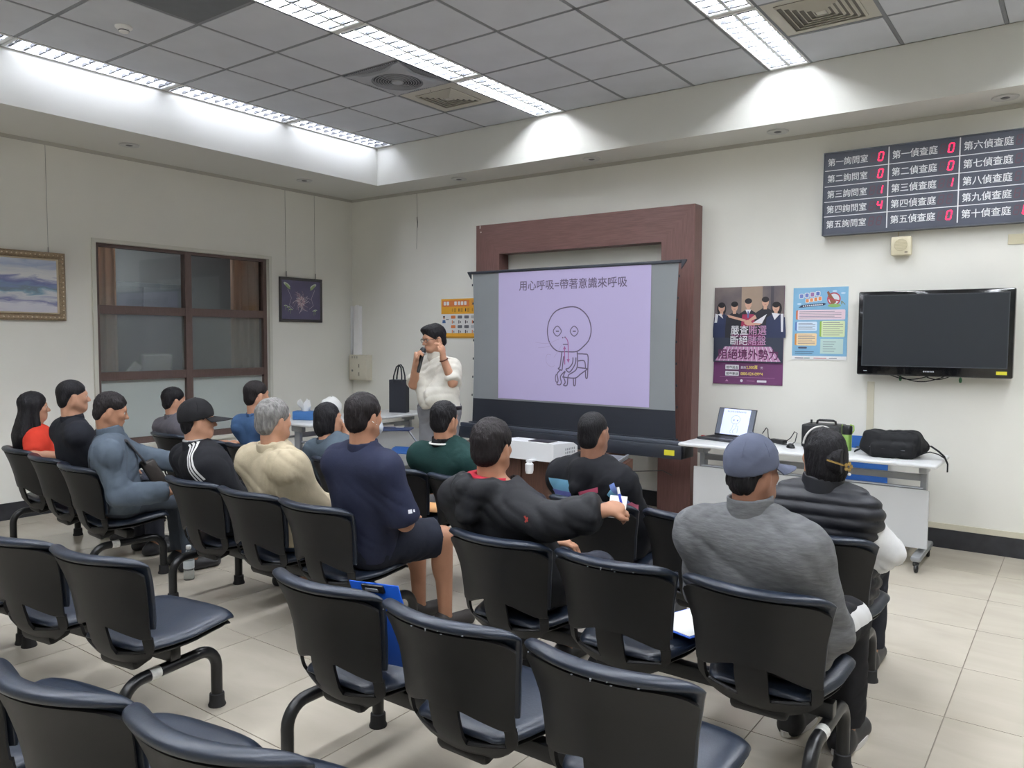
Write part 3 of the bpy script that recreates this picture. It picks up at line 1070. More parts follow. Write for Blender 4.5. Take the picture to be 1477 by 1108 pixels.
for i in range(3):
    for z in rows[1:5]:
        pr.rect(cols[i] + .004, z - .003, cols[i + 1] - .004, z + .003, M_bt)
num = '一二三四五六七八九十'
dg = [['0', '0', '1', '4', ''], ['0', '0', '1', '', '0'], ['0', '0', '', '', '0']]
SEG = {'0': 'abcdef', '1': 'bc', '4': 'fgbc', '8': 'abcdefg', '': ''}


def digit(x, z, ch, m, moff):
    pr = Print((0, -.085, 0), (1, 0, 0), (0, 0, 1), (0, -1, 0))
    w, h, t = .030, .062, .0085
    S = {'a': ((0, h), (w, h)), 'b': ((w, h), (w, h / 2)), 'c': ((w, h / 2), (w, 0)), 'd': ((0, 0), (w, 0)), 'e': ((0, 0), (0, h / 2)), 'f': ((0, h / 2), (0, h)), 'g': ((0, h / 2), (w, h / 2))}
    for k, ((ax, az), (bx, bz)) in S.items():
        on = k in SEG[ch]
        sh = .16
        q = .12
        A = np.array([ax + sh * az, az])
        B = np.array([bx + sh * bz, bz])
        A, B = A + (B - A) * q * .5, B - (B - A) * q * .5
        pr.line([(x + A[0], z + A[1]), (x + B[0], z + B[1])], t, m if on else moff)
    pr.build(bd, {m.name: 'lit_digit', moff.name: 'unlit_segments'})


for ci in range(3):
    for ri in range(5):
        zc = (rows[ri] + rows[ri + 1]) / 2
        name = '第' + num[ri + (5 if ci == 2 else 0)] + ('詢問室' if ci == 0 else '偵查庭')
        pr.text(cols[ci] + .022, zc - .026, name, .064 if ci == 0 else .066, M_bt, bold=.010, sx=.93)
        xd = cols[ci + 1] - .075 if ci < 2 else .934 + .395
        digit(xd, zc - .031, dg[ci][ri], M_led, M_ledoff)
        digit(xd - .055, zc - .031, '', M_led, M_ledoff)
pr.build(bd)

# small loudspeaker and blank plate
M_crm = mat('cream_plastic', 'd8d0b4', 0.5)
sp = empty('wall_speaker', (6.11, 0, 2.195), 0, 'small square cream loudspeaker below the queue board', 'speaker')
MB().span((-.07, -.075, 0), (.07, -.01, .142), .012).build('body', M_crm, sp)
MB().lathe([(0, 0), (.045, 0), (.047, .002), (.045, .004), (0, .004)], (0, -.075, .078), 24, EUL(math.pi / 2, 0, 0)).build('grille', mat('cream_grille', 'c4bb9d', .6), sp)
for i in range(7):
    z = .045 + i * .011
    hwid = math.sqrt(max(.0, .044 ** 2 - (z - .078) ** 2))
    MB().span((-hwid, -.0815, z - .0015), (hwid, -.079, z + .0015)).build('grille_bar', M_crm, sp, smooth=False)
MB().span((.028, -.077, .018), (.048, -.075, .026)).build('badge', mat('dark_badge', '6a5a50', .4), sp, smooth=False)
MB().tube([(-.03, -.008, .142), (-.03, -.006, .19)], .004, 6).build('cable', M_crm, sp)
wp = MB().span((-.06, -.008, 0), (.06, 0, .072), .003).build('blank_plate', M_crm, None, (6.85, 0, 2.237))
tag(wp, 'blank cream wall plate at the right edge above the television', 'wall plate')

# ================================================================== wooden surround and roll-up screen
def wood_mat(name, c1, c2, axis):
    m = mat(name, c1, .42, col2=c2, vscale=5, stretch=(30, 30, 1.5) if axis == 'z' else (1.5, 30, 30), bump=.02, bscale=40, detail=6)
    return m


M_wv = wood_mat('mahogany_laminate_upright', '74544f', '604541', 'z')
M_wh = wood_mat('mahogany_laminate_lintel', '74544f', '604541', 'x')
ro = empty('screen_surround', (3.29, 0, 0), 0, 'tall mahogany laminate portal framing the projection screen', 'surround')
MB().prism([(-1.211, 0), (-.909, 0), (-.909, 2.415), (-1.211, 2.722)], (0, -.17, 0), (1, 0, 0), (0, 0, 1), (0, 1, 0), .156).build('upright', M_wv, ro, smooth=False)
MB().prism([(.899, 0), (1.212, 0), (1.212, 2.722), (.899, 2.415)], (0, -.17, 0), (1, 0, 0), (0, 0, 1), (0, 1, 0), .156).build('upright', M_wv, ro, smooth=False)
MB().prism([(-.909, 2.415), (.899, 2.415), (1.212, 2.722), (-1.211, 2.722)], (0, -.17, 0), (1, 0, 0), (0, 0, 1), (0, 1, 0), .156).build('lintel', M_wh, ro, smooth=False)
M_spk = mat('white_scuff', 'dedbd6', .7)
MB().span((-1.165, -.1715, 2.69), (-1.155, -.170, 2.72)).span((-1.155, -.1715, 2.645), (-1.143, -.170, 2.657)).build('scuff', M_spk, ro, smooth=False)

SY = -.60
M_fab = mat('grey_screen_fabric', '85898c', 0.7, var=.02, vscale=2)
M_blk = mat('black_screen_fabric', '1e222b', 0.65, var=.1, vscale=3, stretch=(1, 1, 12))
M_hsg = mat('dark_housing', '2c3038', 0.35)
ps = empty('projection_screen', (3.46, SY, .57), 0, 'floor-rising projection screen showing a lilac slide of a seated cartoon figure', 'projection screen')


def sheet(xl, xr, z0, z1, y, nm, m, curve=.02, par=ps, th=.002):
    nx, nz = 2, 16
    P = []
    for i in range(nx):
        col = []
        for j in range(nz):
            t = j / (nz - 1)
            z = z0 + (z1 - z0) * t
            q = (z - .77 + .57 * 0) / 1.43
            bow = curve * math.sin(math.pi * min(1, max(0, (z + .57 - .74) / 1.46)))
            x = (xl + bow) if i == 0 else (xr - bow)
            col.append((x, y, z))
        P.append(col)
    P = np.array(P)
    F = [(j, nz + j, nz + j + 1, j + 1) for j in range(nz - 1)]
    v, f = thick(P.reshape(-1, 3), F, th)
    return MB().add(v, f).build(nm, m, par, smooth=False)


sheet(-1.075, 1.095, .39, 1.61, 0, 'grey_fabric', M_fab)
sheet(-1.075, 1.095, .155, .39, 0, 'black_drop', M_blk)
M_slide = mat('projected_slide', 'a69dc0', .7, emit=.22)
MB().span((-.752, -.0065, .405), (.85, -.0045, 1.606)).build('slide', M_slide, ps, smooth=False)
pr = Print((0, -.0065, 0), (1, 0, 0), (0, 0, 1), (0, -1, 0))
M_ink = mat('slide_ink', '63586f', .7, emit=.05)
M_ink2 = mat('slide_pale_ink', '9a8fb0', .7, emit=.2)
M_arrow = mat('slide_arrow', '95578a', .7, emit=.12)
pr.text(-.511, 1.436, '用心呼吸=帶著意識來呼吸', .0985, M_ink, bold=.010, sx=1.0)
LW = .011
def SL(u, v):
    # sketch units of the slide drawing to metres on the slide
    return (-.58148 + 1.37848e-3 * u + 9.008e-6 * v + 7.81e-9 * u * v - 1.2817e-7 * u * u,
            1.68745 - 6.3835e-5 * u - 1.12064e-3 * v + 1.09636e-7 * u * v)


def sline(pts, w=LW, m=M_ink, closed=False):
    # Catmull-Rom through the sketch points
    P = [np.array(SL(*p)) for p in pts]
    out = []
    n = len(P)
    for i in range(n if closed else n - 1):
        p0 = P[(i - 1) % n] if (closed or i > 0) else P[i]
        p1, p2 = P[i], P[(i + 1) % n]
        p3 = P[(i + 2) % n] if (closed or i + 2 < n) else p2
        for t in (0, .25, .5, .75):
            out.append(.5 * ((2 * p1) + (-p0 + p2) * t + (2 * p0 - 5 * p1 + 4 * p2 - p3) * t * t + (-p0 + 3 * p1 - 3 * p2 + p3) * t ** 3))
    if not closed:
        out.append(P[-1])
    pr.line(out, w, m, closed=closed)


sline([(480, 365), (560, 380), (630, 450), (657, 550), (640, 640), (590, 700), (535, 740), (450, 742), (370, 735), (310, 670), (290, 570), (310, 470), (370, 395)], closed=True)
for cx, cy in ((373, 570), (515, 570)):
    sline([(cx, cy - 44), (cx + 34, cy), (cx, cy + 42), (cx - 34, cy)], LW * .8, closed=True)
    pr.line([SL(cx - 12, cy), SL(cx + 14, cy)], LW, M_ink)
for p in ((419, 624), (438, 620)):
    pr.disc(*SL(*p), .007, .007, M_ink)
pr.line([SL(420, 680), SL(462, 680)], LW * .8, M_ink)
sline([(440, 622), (460, 650), (465, 720), (465, 815)], LW * .8, M_arrow)
pr.poly([SL(452, 805), SL(478, 805), SL(465, 838)], M_arrow)
pr.line([SL(433, 710), SL(436, 850)], LW * .9, M_arrow)
pr.poly([SL(421, 722), SL(447, 722), SL(434, 692)], M_arrow)
sline([(412, 742), (405, 800), (395, 870), (380, 885), (400, 895), (413, 895), (418, 850), (428, 780)])
sline([(540, 740), (543, 800), (540, 870), (520, 905), (470, 935)])
sline([(505, 790), (500, 840), (470, 880), (445, 890), (470, 915), (495, 895), (525, 840), (530, 790)])
sline([(400, 895), (372, 930), (380, 985), (370, 1015), (395, 1022), (407, 1000), (400, 950), (440, 905)])
sline([(440, 910), (425, 950), (440, 1000), (425, 1025), (455, 1025), (462, 960), (470, 935)])
sline([(365, 930), (357, 960), (362, 995), (372, 1000)], LW * .8)
sline([(545, 760), (600, 762), (630, 775), (630, 870), (625, 960), (612, 960), (610, 905)])
sline([(548, 820), (600, 820), (610, 880)])
pr.line([SL(545, 875), SL(625, 885)], LW, M_ink)
sline([(625, 890), (570, 930), (520, 965), (415, 955)])
sline([(508, 965), (510, 1020), (518, 1030), (525, 1015), (527, 962)])
sline([(190, 662), (250, 672), (310, 668), (385, 635)], LW * .4, M_ink2)
sline([(212, 710), (260, 706), (310, 695)], LW * .4, M_ink2)
sline([(345, 790), (375, 745), (410, 685)], LW * .4, M_ink2)
sline([(320, 770), (290, 765), (278, 800), (285, 840), (320, 870), (350, 860)], LW * .4, M_ink2)
pr.build(ps)
MB().span((-1.10, -.012, 1.605), (1.115, .018, 1.632), .004).build('top_bar', M_hsg, ps)
for s, x in ((-1, -1.10), (1, 1.115)):
    MB().prism([(0, .045), (s * .045, .045), (s * .045, .035), (0, -.03)], (x, .0, 1.587), (1, 0, 0), (0, 0, 1), (0, 1, 0), .012).build('bar_end', M_hsg, ps, smooth=False)
for x in (-1.085, 1.105):
    for i in range(7):
        MB().box((x - (.02 if x > 0 else -.02) * math.sin(math.pi * (i + .5) / 7), 0, .42 + i * .18), (.012, .006, .022), None, .002).build('tension_tab', M_hsg, ps)
hs = MB().span((-1.16, -.10, 0), (1.19, .10, .115), .008)
hs.build('housing', M_hsg, ps)
MB().span((-1.16, -.09, .115), (1.19, -.05, .150), .006).build('housing_lid', mat('housing_lid_grey', '454a54', .35), ps)
MB().span((-1.10, -.03, .115), (1.10, .03, .156)).build('slot', M_blk, ps, smooth=False)
MB().span((1.04, -.1025, .03), (1.13, -.1, .075)).build('yellow_label', M_yl, ps, smooth=False)
for x in (-1.20, 1.195):
    MB().span((x, -.085, .01), (x + (.04 if x < 0 else .025), .085, .105), .01).build('end_cap', M_black, ps)

# brown cabinet that carries the screen and the projector
M_cabw = wood_mat('brown_cabinet_veneer', '5e4236', '4a3229', 'z')
ca = empty('low_cabinet', (3.28, -.88, 0), 0, 'low brown veneered cabinet under the projector and screen', 'cabinet')
MB().span((-.78, -.42, .05), (.72, .46, .57), .004).build('body', M_cabw, ca, smooth=False)
MB().span((-.76, -.38, 0), (.70, .44, .05)).build('plinth', M_black, ca, smooth=False)
for i in range(3):
    d = MB().span((-.77 + i * .497, -.438, .06), (-.285 + i * .497, -.42, .56), .004).build('door', M_cabw, ca)
    MB().span((-.32 + i * .497, -.452, .28), (-.305 + i * .497, -.438, .38), .003).build('handle', M_alu, d)

# white projector on the cabinet
M_pj = mat('projector_white', 'e4e6e8', 0.4)
pj_ = empty('projector', (3.60, -1.26, .571), 0, 'white ultra-short-throw projector on the brown cabinet before the screen', 'projector')
MB().prism([(-.20, 0), (.16, 0), (.16, .10), (.10, .13), (-.20, .145)], (-.25, 0, 0), (0, 1, 0), (0, 0, 1), (1, 0, 0), .56).build('body', M_pj, pj_, smooth=False)
for i in range(6):
    for j in range(3):
        MB().box((.311, -.02 + i * .026, .03 + j * .028), (.003, .010, .018)).build('vent_slot', mat('vent_grey', '8e9297', .5), pj_, smooth=False)
MB().span((.02, -.14, .142), (.22, .0, .148), .003).build('lens_window', M_black, pj_)
MB().lathe([(.0, -.10), (.028, -.095), (.034, -.07), (.034, -.02), (.020, -.008), (.020, 0), (0, 0)], (.12, -.26, .0), 16).build('mount_knob', M_pj, pj_)
MB().span((.10, -.28, -.002), (.14, -.18, .012)).build('mount_arm', M_pj, pj_, smooth=False)

# multimedia lectern with a tilted grey lid
le = empty('lectern', (4.20, -1.26, 0), 0, 'brown lectern with a tilted grey lid and a socket box on its side', 'lectern')
MB().prism([(-.30, 0), (.22, 0), (.22, .60), (-.30, .50)], (-.17, 0, 0), (0, 1, 0), (0, 0, 1), (1, 0, 0), .36).build('body', M_cabw, le, smooth=False)
MB().prism([(-.31, .502), (.20, .600), (.20, .618), (-.31, .520)], (-.17, 0, 0), (0, 1, 0), (0, 0, 1), (1, 0, 0), .33).build('tilted_lid', mat('grey_lid', '6f7276', .4), le, smooth=False)
MB().prism([(-.30, .525), (.20, .622), (.20, .634), (-.30, .537)], (.15, 0, 0), (0, 1, 0), (0, 0, 1), (1, 0, 0), .014).build('lid_edge', M_alu, le, smooth=False)
MB().span((.19, -.05, .50), (.235, .05, .575), .004).build('socket_box', M_white, le)
MB().tube([(.235, .0, .535), (.26, .0, .535)], .012, 10).build('plug', mat('orange_plug', 'c07840', .5), le)
MB().tube([(.26, 0, .535), (.30, .15, .52), (.36, .40, .50), (.40, .50, .45)], .004, 6).build('cable', M_black, le)
# ================================================================== beam seating
M_navy = mat('navy_vinyl', '19212e', 0.36, var=0.10, vscale=6, bump=0.05, bscale=120, spec=0.5)
M_shell = mat('black_chair_shell', '161617', 0.5, spec=.35, bump=0.03, bscale=300)
M_steel = mat('black_steel', '17181a', 0.32)
M_rub = mat('black_rubber', '1c1c1e', 0.7)
M_tape = mat('white_label_tape', 'dcdcd8', 0.6, var=0.15, vscale=60)


def interp(x, xs, ys):
    return np.interp(x, xs, ys)


BZ = [.31, .345, .40, .47, .56, .66, .77]
BYv = [-.135, -.175, -.212, -.232, -.250, -.276, -.318]
WZv = [.30, .33, .36, .42, .50, .60, .70, .77]
WWv = [.16, .185, .200, .207, .208, .218, .242, .264]


def back_y(z):
    return float(interp(z, BZ, BYv))


def back_w(z):
    return float(interp(z, WZv, WWv))


def back_pt(u, z, off=0.0, dw=0.0):
    w = back_w(z) + dw
    x = u * w
    return np.array([x, back_y(z) + .084 * u * u * (0.65 + .35 * min(1, max(0, (z - .3) / .3))) + off, z])


def make_shell():
    us = np.concatenate([np.linspace(-1, -.92, 3), np.linspace(-.85, -.26, 9), np.linspace(-.22, .22, 7), np.linspace(.26, .85, 9), np.linspace(.92, 1, 3)])
    V, rowid = [], []
    nb, no, nt_ = 5, 4, 8
    for u in us:
        a = abs(u)
        zb = .312 + .085 * a ** 3.2
        t = min(1, max(0, (a - .28) / .56))
        o1 = max(zb + .016, .366 + .022 * a)
        o2 = .494 - .048 * t ** 1.2
        zt = .738 - .040 * a ** 7
        zz = list(np.linspace(zb, o1, nb)) + list(np.linspace(o1, o2, no + 1)[1:]) + [o2 + .003] + list(np.linspace(o2 + .012, zt, nt_))
        for k, z in enumerate(zz):
            off = -.006 if k >= nb + no else 0.0
            V.append(back_pt(u, z, off))
    nr = nb + no + 1 + nt_
    F = []
    for i in range(len(us) - 1):
        um = abs((us[i] + us[i + 1]) / 2)
        for j in range(nr - 1):
            if .25 < um < .86 and nb - 1 <= j < nb - 1 + no:
                continue
            F.append((i * nr + j, (i + 1) * nr + j, (i + 1) * nr + j + 1, i * nr + j + 1))
    v, f = thick(np.array(V), F, .011)
    b = MB().add(v, f)
    # rounded lip below each opening
    for s in (-1, 1):
        b.tube([back_pt(s * q, .362 + .025 * q, -.004) for q in np.linspace(.29, .83, 8)], .007, 6)
    # lower hub that wraps under the seat
    b.box((0, -.115, .325), (.20, .10, .05), EUL(.25, 0, 0), .02)
    return b


def make_dimples():
    b = MB()
    for i in range(5):
        for j in range(6):
            u = -.20 + .10 * i
            z = .345 + .022 * j
            p = back_pt(u, z, -.0005)
            b.lathe([(.0042, -.0), (.0030, .0018), (0.0, .0024)], p, 6, EUL(math.pi / 2, 0, 0))
    return b


def make_back_pad():
    nu, nv = 25, 22
    us = np.sin(np.linspace(-1, 1, nu) * math.pi / 2)
    front = np.zeros((nu, nv, 3))
    back = np.zeros((nu, nv, 3))
    for i, u in enumerate(us):
        for j in range(nv):
            v = .5 - .5 * math.cos(math.pi * j / (nv - 1))
            z = .475 + v * (.770 - .475)
            z -= .040 * abs(u) ** 7 * v
            E = math.sqrt(max(0, 1 - abs(u) ** 10)) * math.sqrt(max(0, 1 - abs(2 * v - 1) ** 9))
            top = min(1, max(0, (z - .722) / .028))
            top = top * top * (3 - 2 * top)
            front[i, j] = back_pt(u, z, .014 + .030 * E, .004)
            back[i, j] = back_pt(u, z, .012 - .004 - .034 * top * math.sqrt(max(0, 1 - abs(u) ** 14)) * math.sqrt(max(0, 1 - max(0, (v - .86) / .14) ** 4)), .004)
    b = MB()
    n = nu * nv
    vs = np.vstack([front.reshape(-1, 3), back.reshape(-1, 3)])
    fs = []
    for i in range(nu - 1):
        for j in range(nv - 1):
            q = (i * nv + j, (i + 1) * nv + j, (i + 1) * nv + j + 1, i * nv + j + 1)
            fs.append(q)
            fs.append(tuple(n + k for k in reversed(q)))
    for i in range(nu - 1):
        for j in (0, nv - 1):
            fs.append((i * nv + j, (i + 1) * nv + j, n + (i + 1) * nv + j, n + i * nv + j))
    for j in range(nv - 1):
        for i in (0, nu - 1):
            fs.append((i * nv + j, i * nv + j + 1, n + i * nv + j + 1, n + i * nv + j))
    return b.add(vs, fs)


def seat_surface(top, bot, shrink=0.0, dz=0.0):
    nu, nv = 23, 25
    us = np.sin(np.linspace(-1, 1, nu) * math.pi / 2)
    As = np.sin(np.linspace(-1, 1, nv) * math.pi / 2)
    T = np.zeros((nu, nv, 3))
    B = np.zeros((nu, nv, 3))
    for i, u in enumerate(us):
        for j, a in enumerate(As):
            y = .032 + (.218 - shrink) * a - .02 * abs(u) ** 3 * (1 if a > 0 else 0) * a
            w = float(interp(a, [-1, -.5, 0, .6, 1], [.165, .200, .226, .236, .228])) - shrink
            w *= (1 - .16 * abs(a) ** 14)
            x = u * w
            z = float(interp(a, [-1, -.7, -.2, .4, .75, .93, 1], [.392, .389, .394, .414, .424, .414, .400]))
            z += .010 * u * u * (1 - a) * .5 - .008 * u ** 4 + dz
            E = math.sqrt(max(0, 1 - abs(u) ** 8)) * math.sqrt(max(0, 1 - abs(a) ** 8))
            T[i, j] = (x, y, z + top * E)
            B[i, j] = (x, y, z - bot * E)
    n = nu * nv
    fs = []
    for i in range(nu - 1):
        for j in range(nv - 1):
            q = (i * nv + j, (i + 1) * nv + j, (i + 1) * nv + j + 1, i * nv + j + 1)
            fs.append(q)
            fs.append(tuple(n + k for k in reversed(q)))
    return MB().add(np.vstack([T.reshape(-1, 3), B.reshape(-1, 3)]), fs)


CH = {
    'seat_shell': seat_surface(.004, .016, .010, -.022).mesh('seat_shell', M_shell),
    'seat_pad': seat_surface(.024, .018).mesh('seat_pad', M_navy),
    'back_shell': make_shell().mesh('back_shell', M_shell, angle=35),
    'back_pad': make_back_pad().mesh('back_pad', M_navy, angle=60),
    'dimples': make_dimples().mesh('dimple_panel', M_shell),
}
_b = MB().box((0, .02, .352), (.16, .16, .035), None, .008).box((0, .02, .335), (.07, .10, .03), None, .004)
_b.prism([(-.12, .33), (-.03, .34), (.05, .34), (.05, .375), (-.03, .375), (-.13, .36)], (-.02, 0, 0), (0, 1, 0), (0, 0, 1), (1, 0, 0), .04)
CH['bracket'] = _b.mesh('bracket', M_steel, angle=30)


def u_leg():
    pts = []
    r = .085
    zt = .252
    pts.append((0, -.205, .02))
    pts.append((0, -.205, zt - r))
    for a in np.linspace(0, 90, 8)[1:]:
        an = math.radians(a)
        pts.append((0, -.205 + r - r * math.cos(an), zt - r + r * math.sin(an)))
    for a in np.linspace(90, 0, 8):
        an = math.radians(a)
        pts.append((0, .235 - r + r * math.cos(an), zt - r + r * math.sin(an)))
    pts.append((0, .235, .02))
    return MB().tube(pts, .0235, 14)


LEG = u_leg().mesh('leg_frame', M_steel)
FOOT = MB().lathe([(.026, .055), (.030, .052), (.031, .018), (.036, .006), (.036, 0)], n=16).mesh('rubber_foot', M_rub, angle=50)
TAPE = MB().tube([(0, -.09, .252), (0, -.045, .252)], .0242, 14, caps=False).mesh('label_tape', M_tape)
SCUFF = MB()
_r = random.Random(5)
for k in range(7):
    u = _r.uniform(-.8, .6)
    SCUFF.box(back_pt(u, .742 + _r.uniform(-.004, .006), -.026), (_r.uniform(.002, .006), .004, _r.uniform(.0015, .003)))
SCUFF = SCUFF.mesh('scuff', mat('pale_scuff', '8f949c', .7), smooth=False)


def bench(x, y, rot, n, pitch, lx, rx, label, scuffs=()):
    e = empty('beam_seating', (x, y, 0), math.radians(rot), label, 'bench seating', 'black and navy beam seating benches')
    xs = [pitch * (i - (n - 1) / 2) for i in range(n)]
    for i, cx in enumerate(xs):
        s = inst('seat', CH['seat_shell'], e, (cx, 0, 0))
        inst('seat_pad', CH['seat_pad'], s)
        inst('back_shell', CH['back_shell'], s)
        inst('back_pad', CH['back_pad'], s)
        inst('dimple_panel', CH['dimples'], s)
        inst('bracket', CH['bracket'], s)
        if i in scuffs:
            inst('scuff', SCUFF, s)['kind'] = 'stuff'
    MB().span((lx - .02, -.005, .274), (rx + .02, .045, .330), .006).build('beam', M_steel, e)
    for q in (lx, rx):
        g = inst('leg_frame', LEG, e, (q, 0, 0))
        inst('rubber_foot', FOOT, g, (0, -.205, 0))
        inst('rubber_foot', FOOT, g, (0, .235, 0))
        if q > 0:
            inst('label_tape', TAPE, g)
    return e


bench(5.80, -4.69, 0, 3, .530, -.76, .78, 'empty three-seat bench nearest the camera, its tops worn pale', (1, 2))
bench(5.90, -3.89, 0, 3, .525, -.70, .71, 'three-seat bench carrying the black-jacket sitter and the grey-cap man', (1,))
bench(5.85, -3.05, 0, 3, .53, -.72, .68, 'front three-seat bench holding the striped-hoodie boy and puffer-vest woman')
bench(3.80, -3.94, 0, 3, .51, -.78, .72, 'bench seating the track-jacket, beige-jacket and navy-shirt men')
bench(1.80, -4.05, -5, 3, .53, -.84, .62, 'bench along the left seating the red-top woman and denim-jacket man', (2,))
bench(1.78, -2.90, 0, 3, .52, -.72, .72, 'front-row bench before the window under the grey-shirt and blue-shirt men')
bench(3.87, -2.95, 0, 3, .52, -.72, .72, 'front-row bench under the dark-haired woman and the green-polo man')
bench(3.81, -5.06, 8.7, 3, .51, -.72, .60, 'empty angled bench at left with a full curved leg frame in view')
bench(2.32, -5.28, 8.7, 3, .51, -.72, .72, 'empty angled bench mostly outside the left edge of the photo')
bench(5.31, -5.56, 9.0, 3, .51, -.72, .72, 'empty bench in the bottom left corner closest to the viewer')

# ================================================================== folding tables
M_top = mat('white_laminate', 'd9dbdc', 0.3, var=.02)
M_edge = mat('grey_edge_band', 'b9bcbf', 0.4)
M_tleg = mat('silver_grey_steel', '9a9da1', 0.35, metal=0.5)
M_panel = mat('light_grey_panel', 'c3c5c6', 0.5)


def folding_table(name, loc, rz, L, Wd, H, label):
    e = empty(name, loc, rz, label, 'table', 'white folding tables on casters')
    MB().span((-L / 2, -Wd / 2, H - .028), (L / 2, Wd / 2, H), .012, 3).build('table_top', M_top, e)
    for s in (-1, 1):
        x = s * (L / 2 - .11)
        p = MB().span((x - .02, -.06, .10), (x + .02, .02, H - .09), .006).build('leg', M_tleg, e)
        MB().box((x, -.02, H - .06), (.05, .16, .07), None, .01).build('bracket', M_tleg, e)
        f = MB().span((x - .032, -.27, .075), (x + .032, .27, .115), .014).build('base_foot', M_tleg, e)
        for yy in (-.24, .24):
            c = MB().lathe([(.0, -.011), (.028, -.011), (.032, -.006), (.032, .006), (.028, .011), (0, .011)], (x, yy, .032), 16, EUL(0, math.pi / 2, .3))
            c.box((x, yy, .062), (.036, .045, .030), None, .006)
            c.build('caster', M_black, e)
    MB().span((-L / 2 + .11, -.055, H - .15), (L / 2 - .11, -.015, H - .105), .004).build('cross_rail', M_tleg, e)
    MB().tube([(-L / 2 + .11, -.06, H - .20), (L / 2 - .11, -.06, H - .20)], .011, 8).build('shelf_rod', M_tleg, e)
    MB().tube([(-L / 2 + .11, .14, H - .16), (L / 2 - .11, .14, H - .16)], .011, 8).build('shelf_rod', M_tleg, e)
    MB().span((-L / 2 + .08, -.155, .145), (L / 2 - .06, -.137, .545), .003).build('modesty_panel', M_panel, e, smooth=False)
    return e


folding_table('folding_table', (5.608, -.597, 0), 0, 1.815, .575, .74, 'white folding table with laptop and backpack along the front wall')
folding_table('folding_table', (1.12, -.98, 0), math.pi / 2, 1.74, .60, .73, 'white folding table by the corner carrying the black tote bag')
for (x, y, z, w, d, h, lb) in ((1.16, -.75, .577, .24, .34, .035, 'white paper stack lying on the corner table shelf, nearer the front wall'),
                               (1.16, -1.20, .577, .24, .36, .03, 'white paper stack on the corner table shelf, nearer the audience')):
    tag(MB().span((-w / 2, -d / 2, 0), (w / 2, d / 2, h), .003).build('paper_stack', M_paper, None, (x, y, z + .006)), lb, 'paper stack')

# tote bag on the corner table
M_tote = mat('black_tote_fabric', '20232b', 0.7)
tb_ = empty('tote_bag', (1.20, -.42, .731), math.radians(20), 'small black tote bag with upright loop handles on the corner table', 'bag')
MB().prism([(-.10, -.045), (.10, -.045), (.10, .045), (-.10, .045)], (0, 0, 0), (1, 0, 0), (0, 1, 0), (0, 0, 1), .36).build('body', M_tote, tb_, smooth=False)
for yy in (-.043, .043):
    MB().tube([(-.05, yy, .33), (-.045, yy, .40), (-.02, yy * .6, .50), (.01, yy * .5, .525), (.035, yy * .6, .49), (.05, yy, .40), (.05, yy, .33)], .008, 6).build('handle', M_tote, tb_)

# tissue box and crumpled white bag
ti = empty('tissue_box', (1.02, -1.56, .731), .5, 'blue and white tissue box with tissues pulled up on the corner table', 'tissue box')
MB().span((-.11, -.06, 0), (.11, .06, .085), .006).build('box', mat('tissue_blue', '3f6fa8', .5), ti)
_p = []
for i in range(16):
    a = i / 16 * 2 * math.pi
    _p.append([((.035 + .03 * t) * math.cos(a) * (1 + .3 * math.sin(3 * a + 4 * t)), (.02 + .03 * t) * math.sin(a), .083 + .10 * t + .025 * math.sin(5 * a) * t) for t in (0, .4, .75, 1)])
_P = np.array(_p)
MB().grid(_P, True).build('tissue', M_paper, ti)
cw = MB()
_q = np.random.default_rng(4)
_P = np.array([[((.10 + .03 * _q.random()) * math.sin(t) * math.cos(a), (.08 + .03 * _q.random()) * math.sin(t) * math.sin(a), .09 + (.09 + .02 * _q.random()) * -math.cos(t)) for t in np.linspace(.15, 3.0, 8)] for a in np.linspace(0, 2 * math.pi, 14, endpoint=False)])
cw.grid(_P, True)
tag(cw.build('plastic_bag', M_paper, None, (1.08, -1.28, .757)), 'crumpled white plastic bag behind the tissue box', 'plastic bag')

# ------------------------------------------------------------------ blue plastic chairs
M_blue = mat('blue_plastic', '2f64ac', 0.4)
M_chrome = mat('grey_tube', '8d9094', 0.3, metal=0.7)


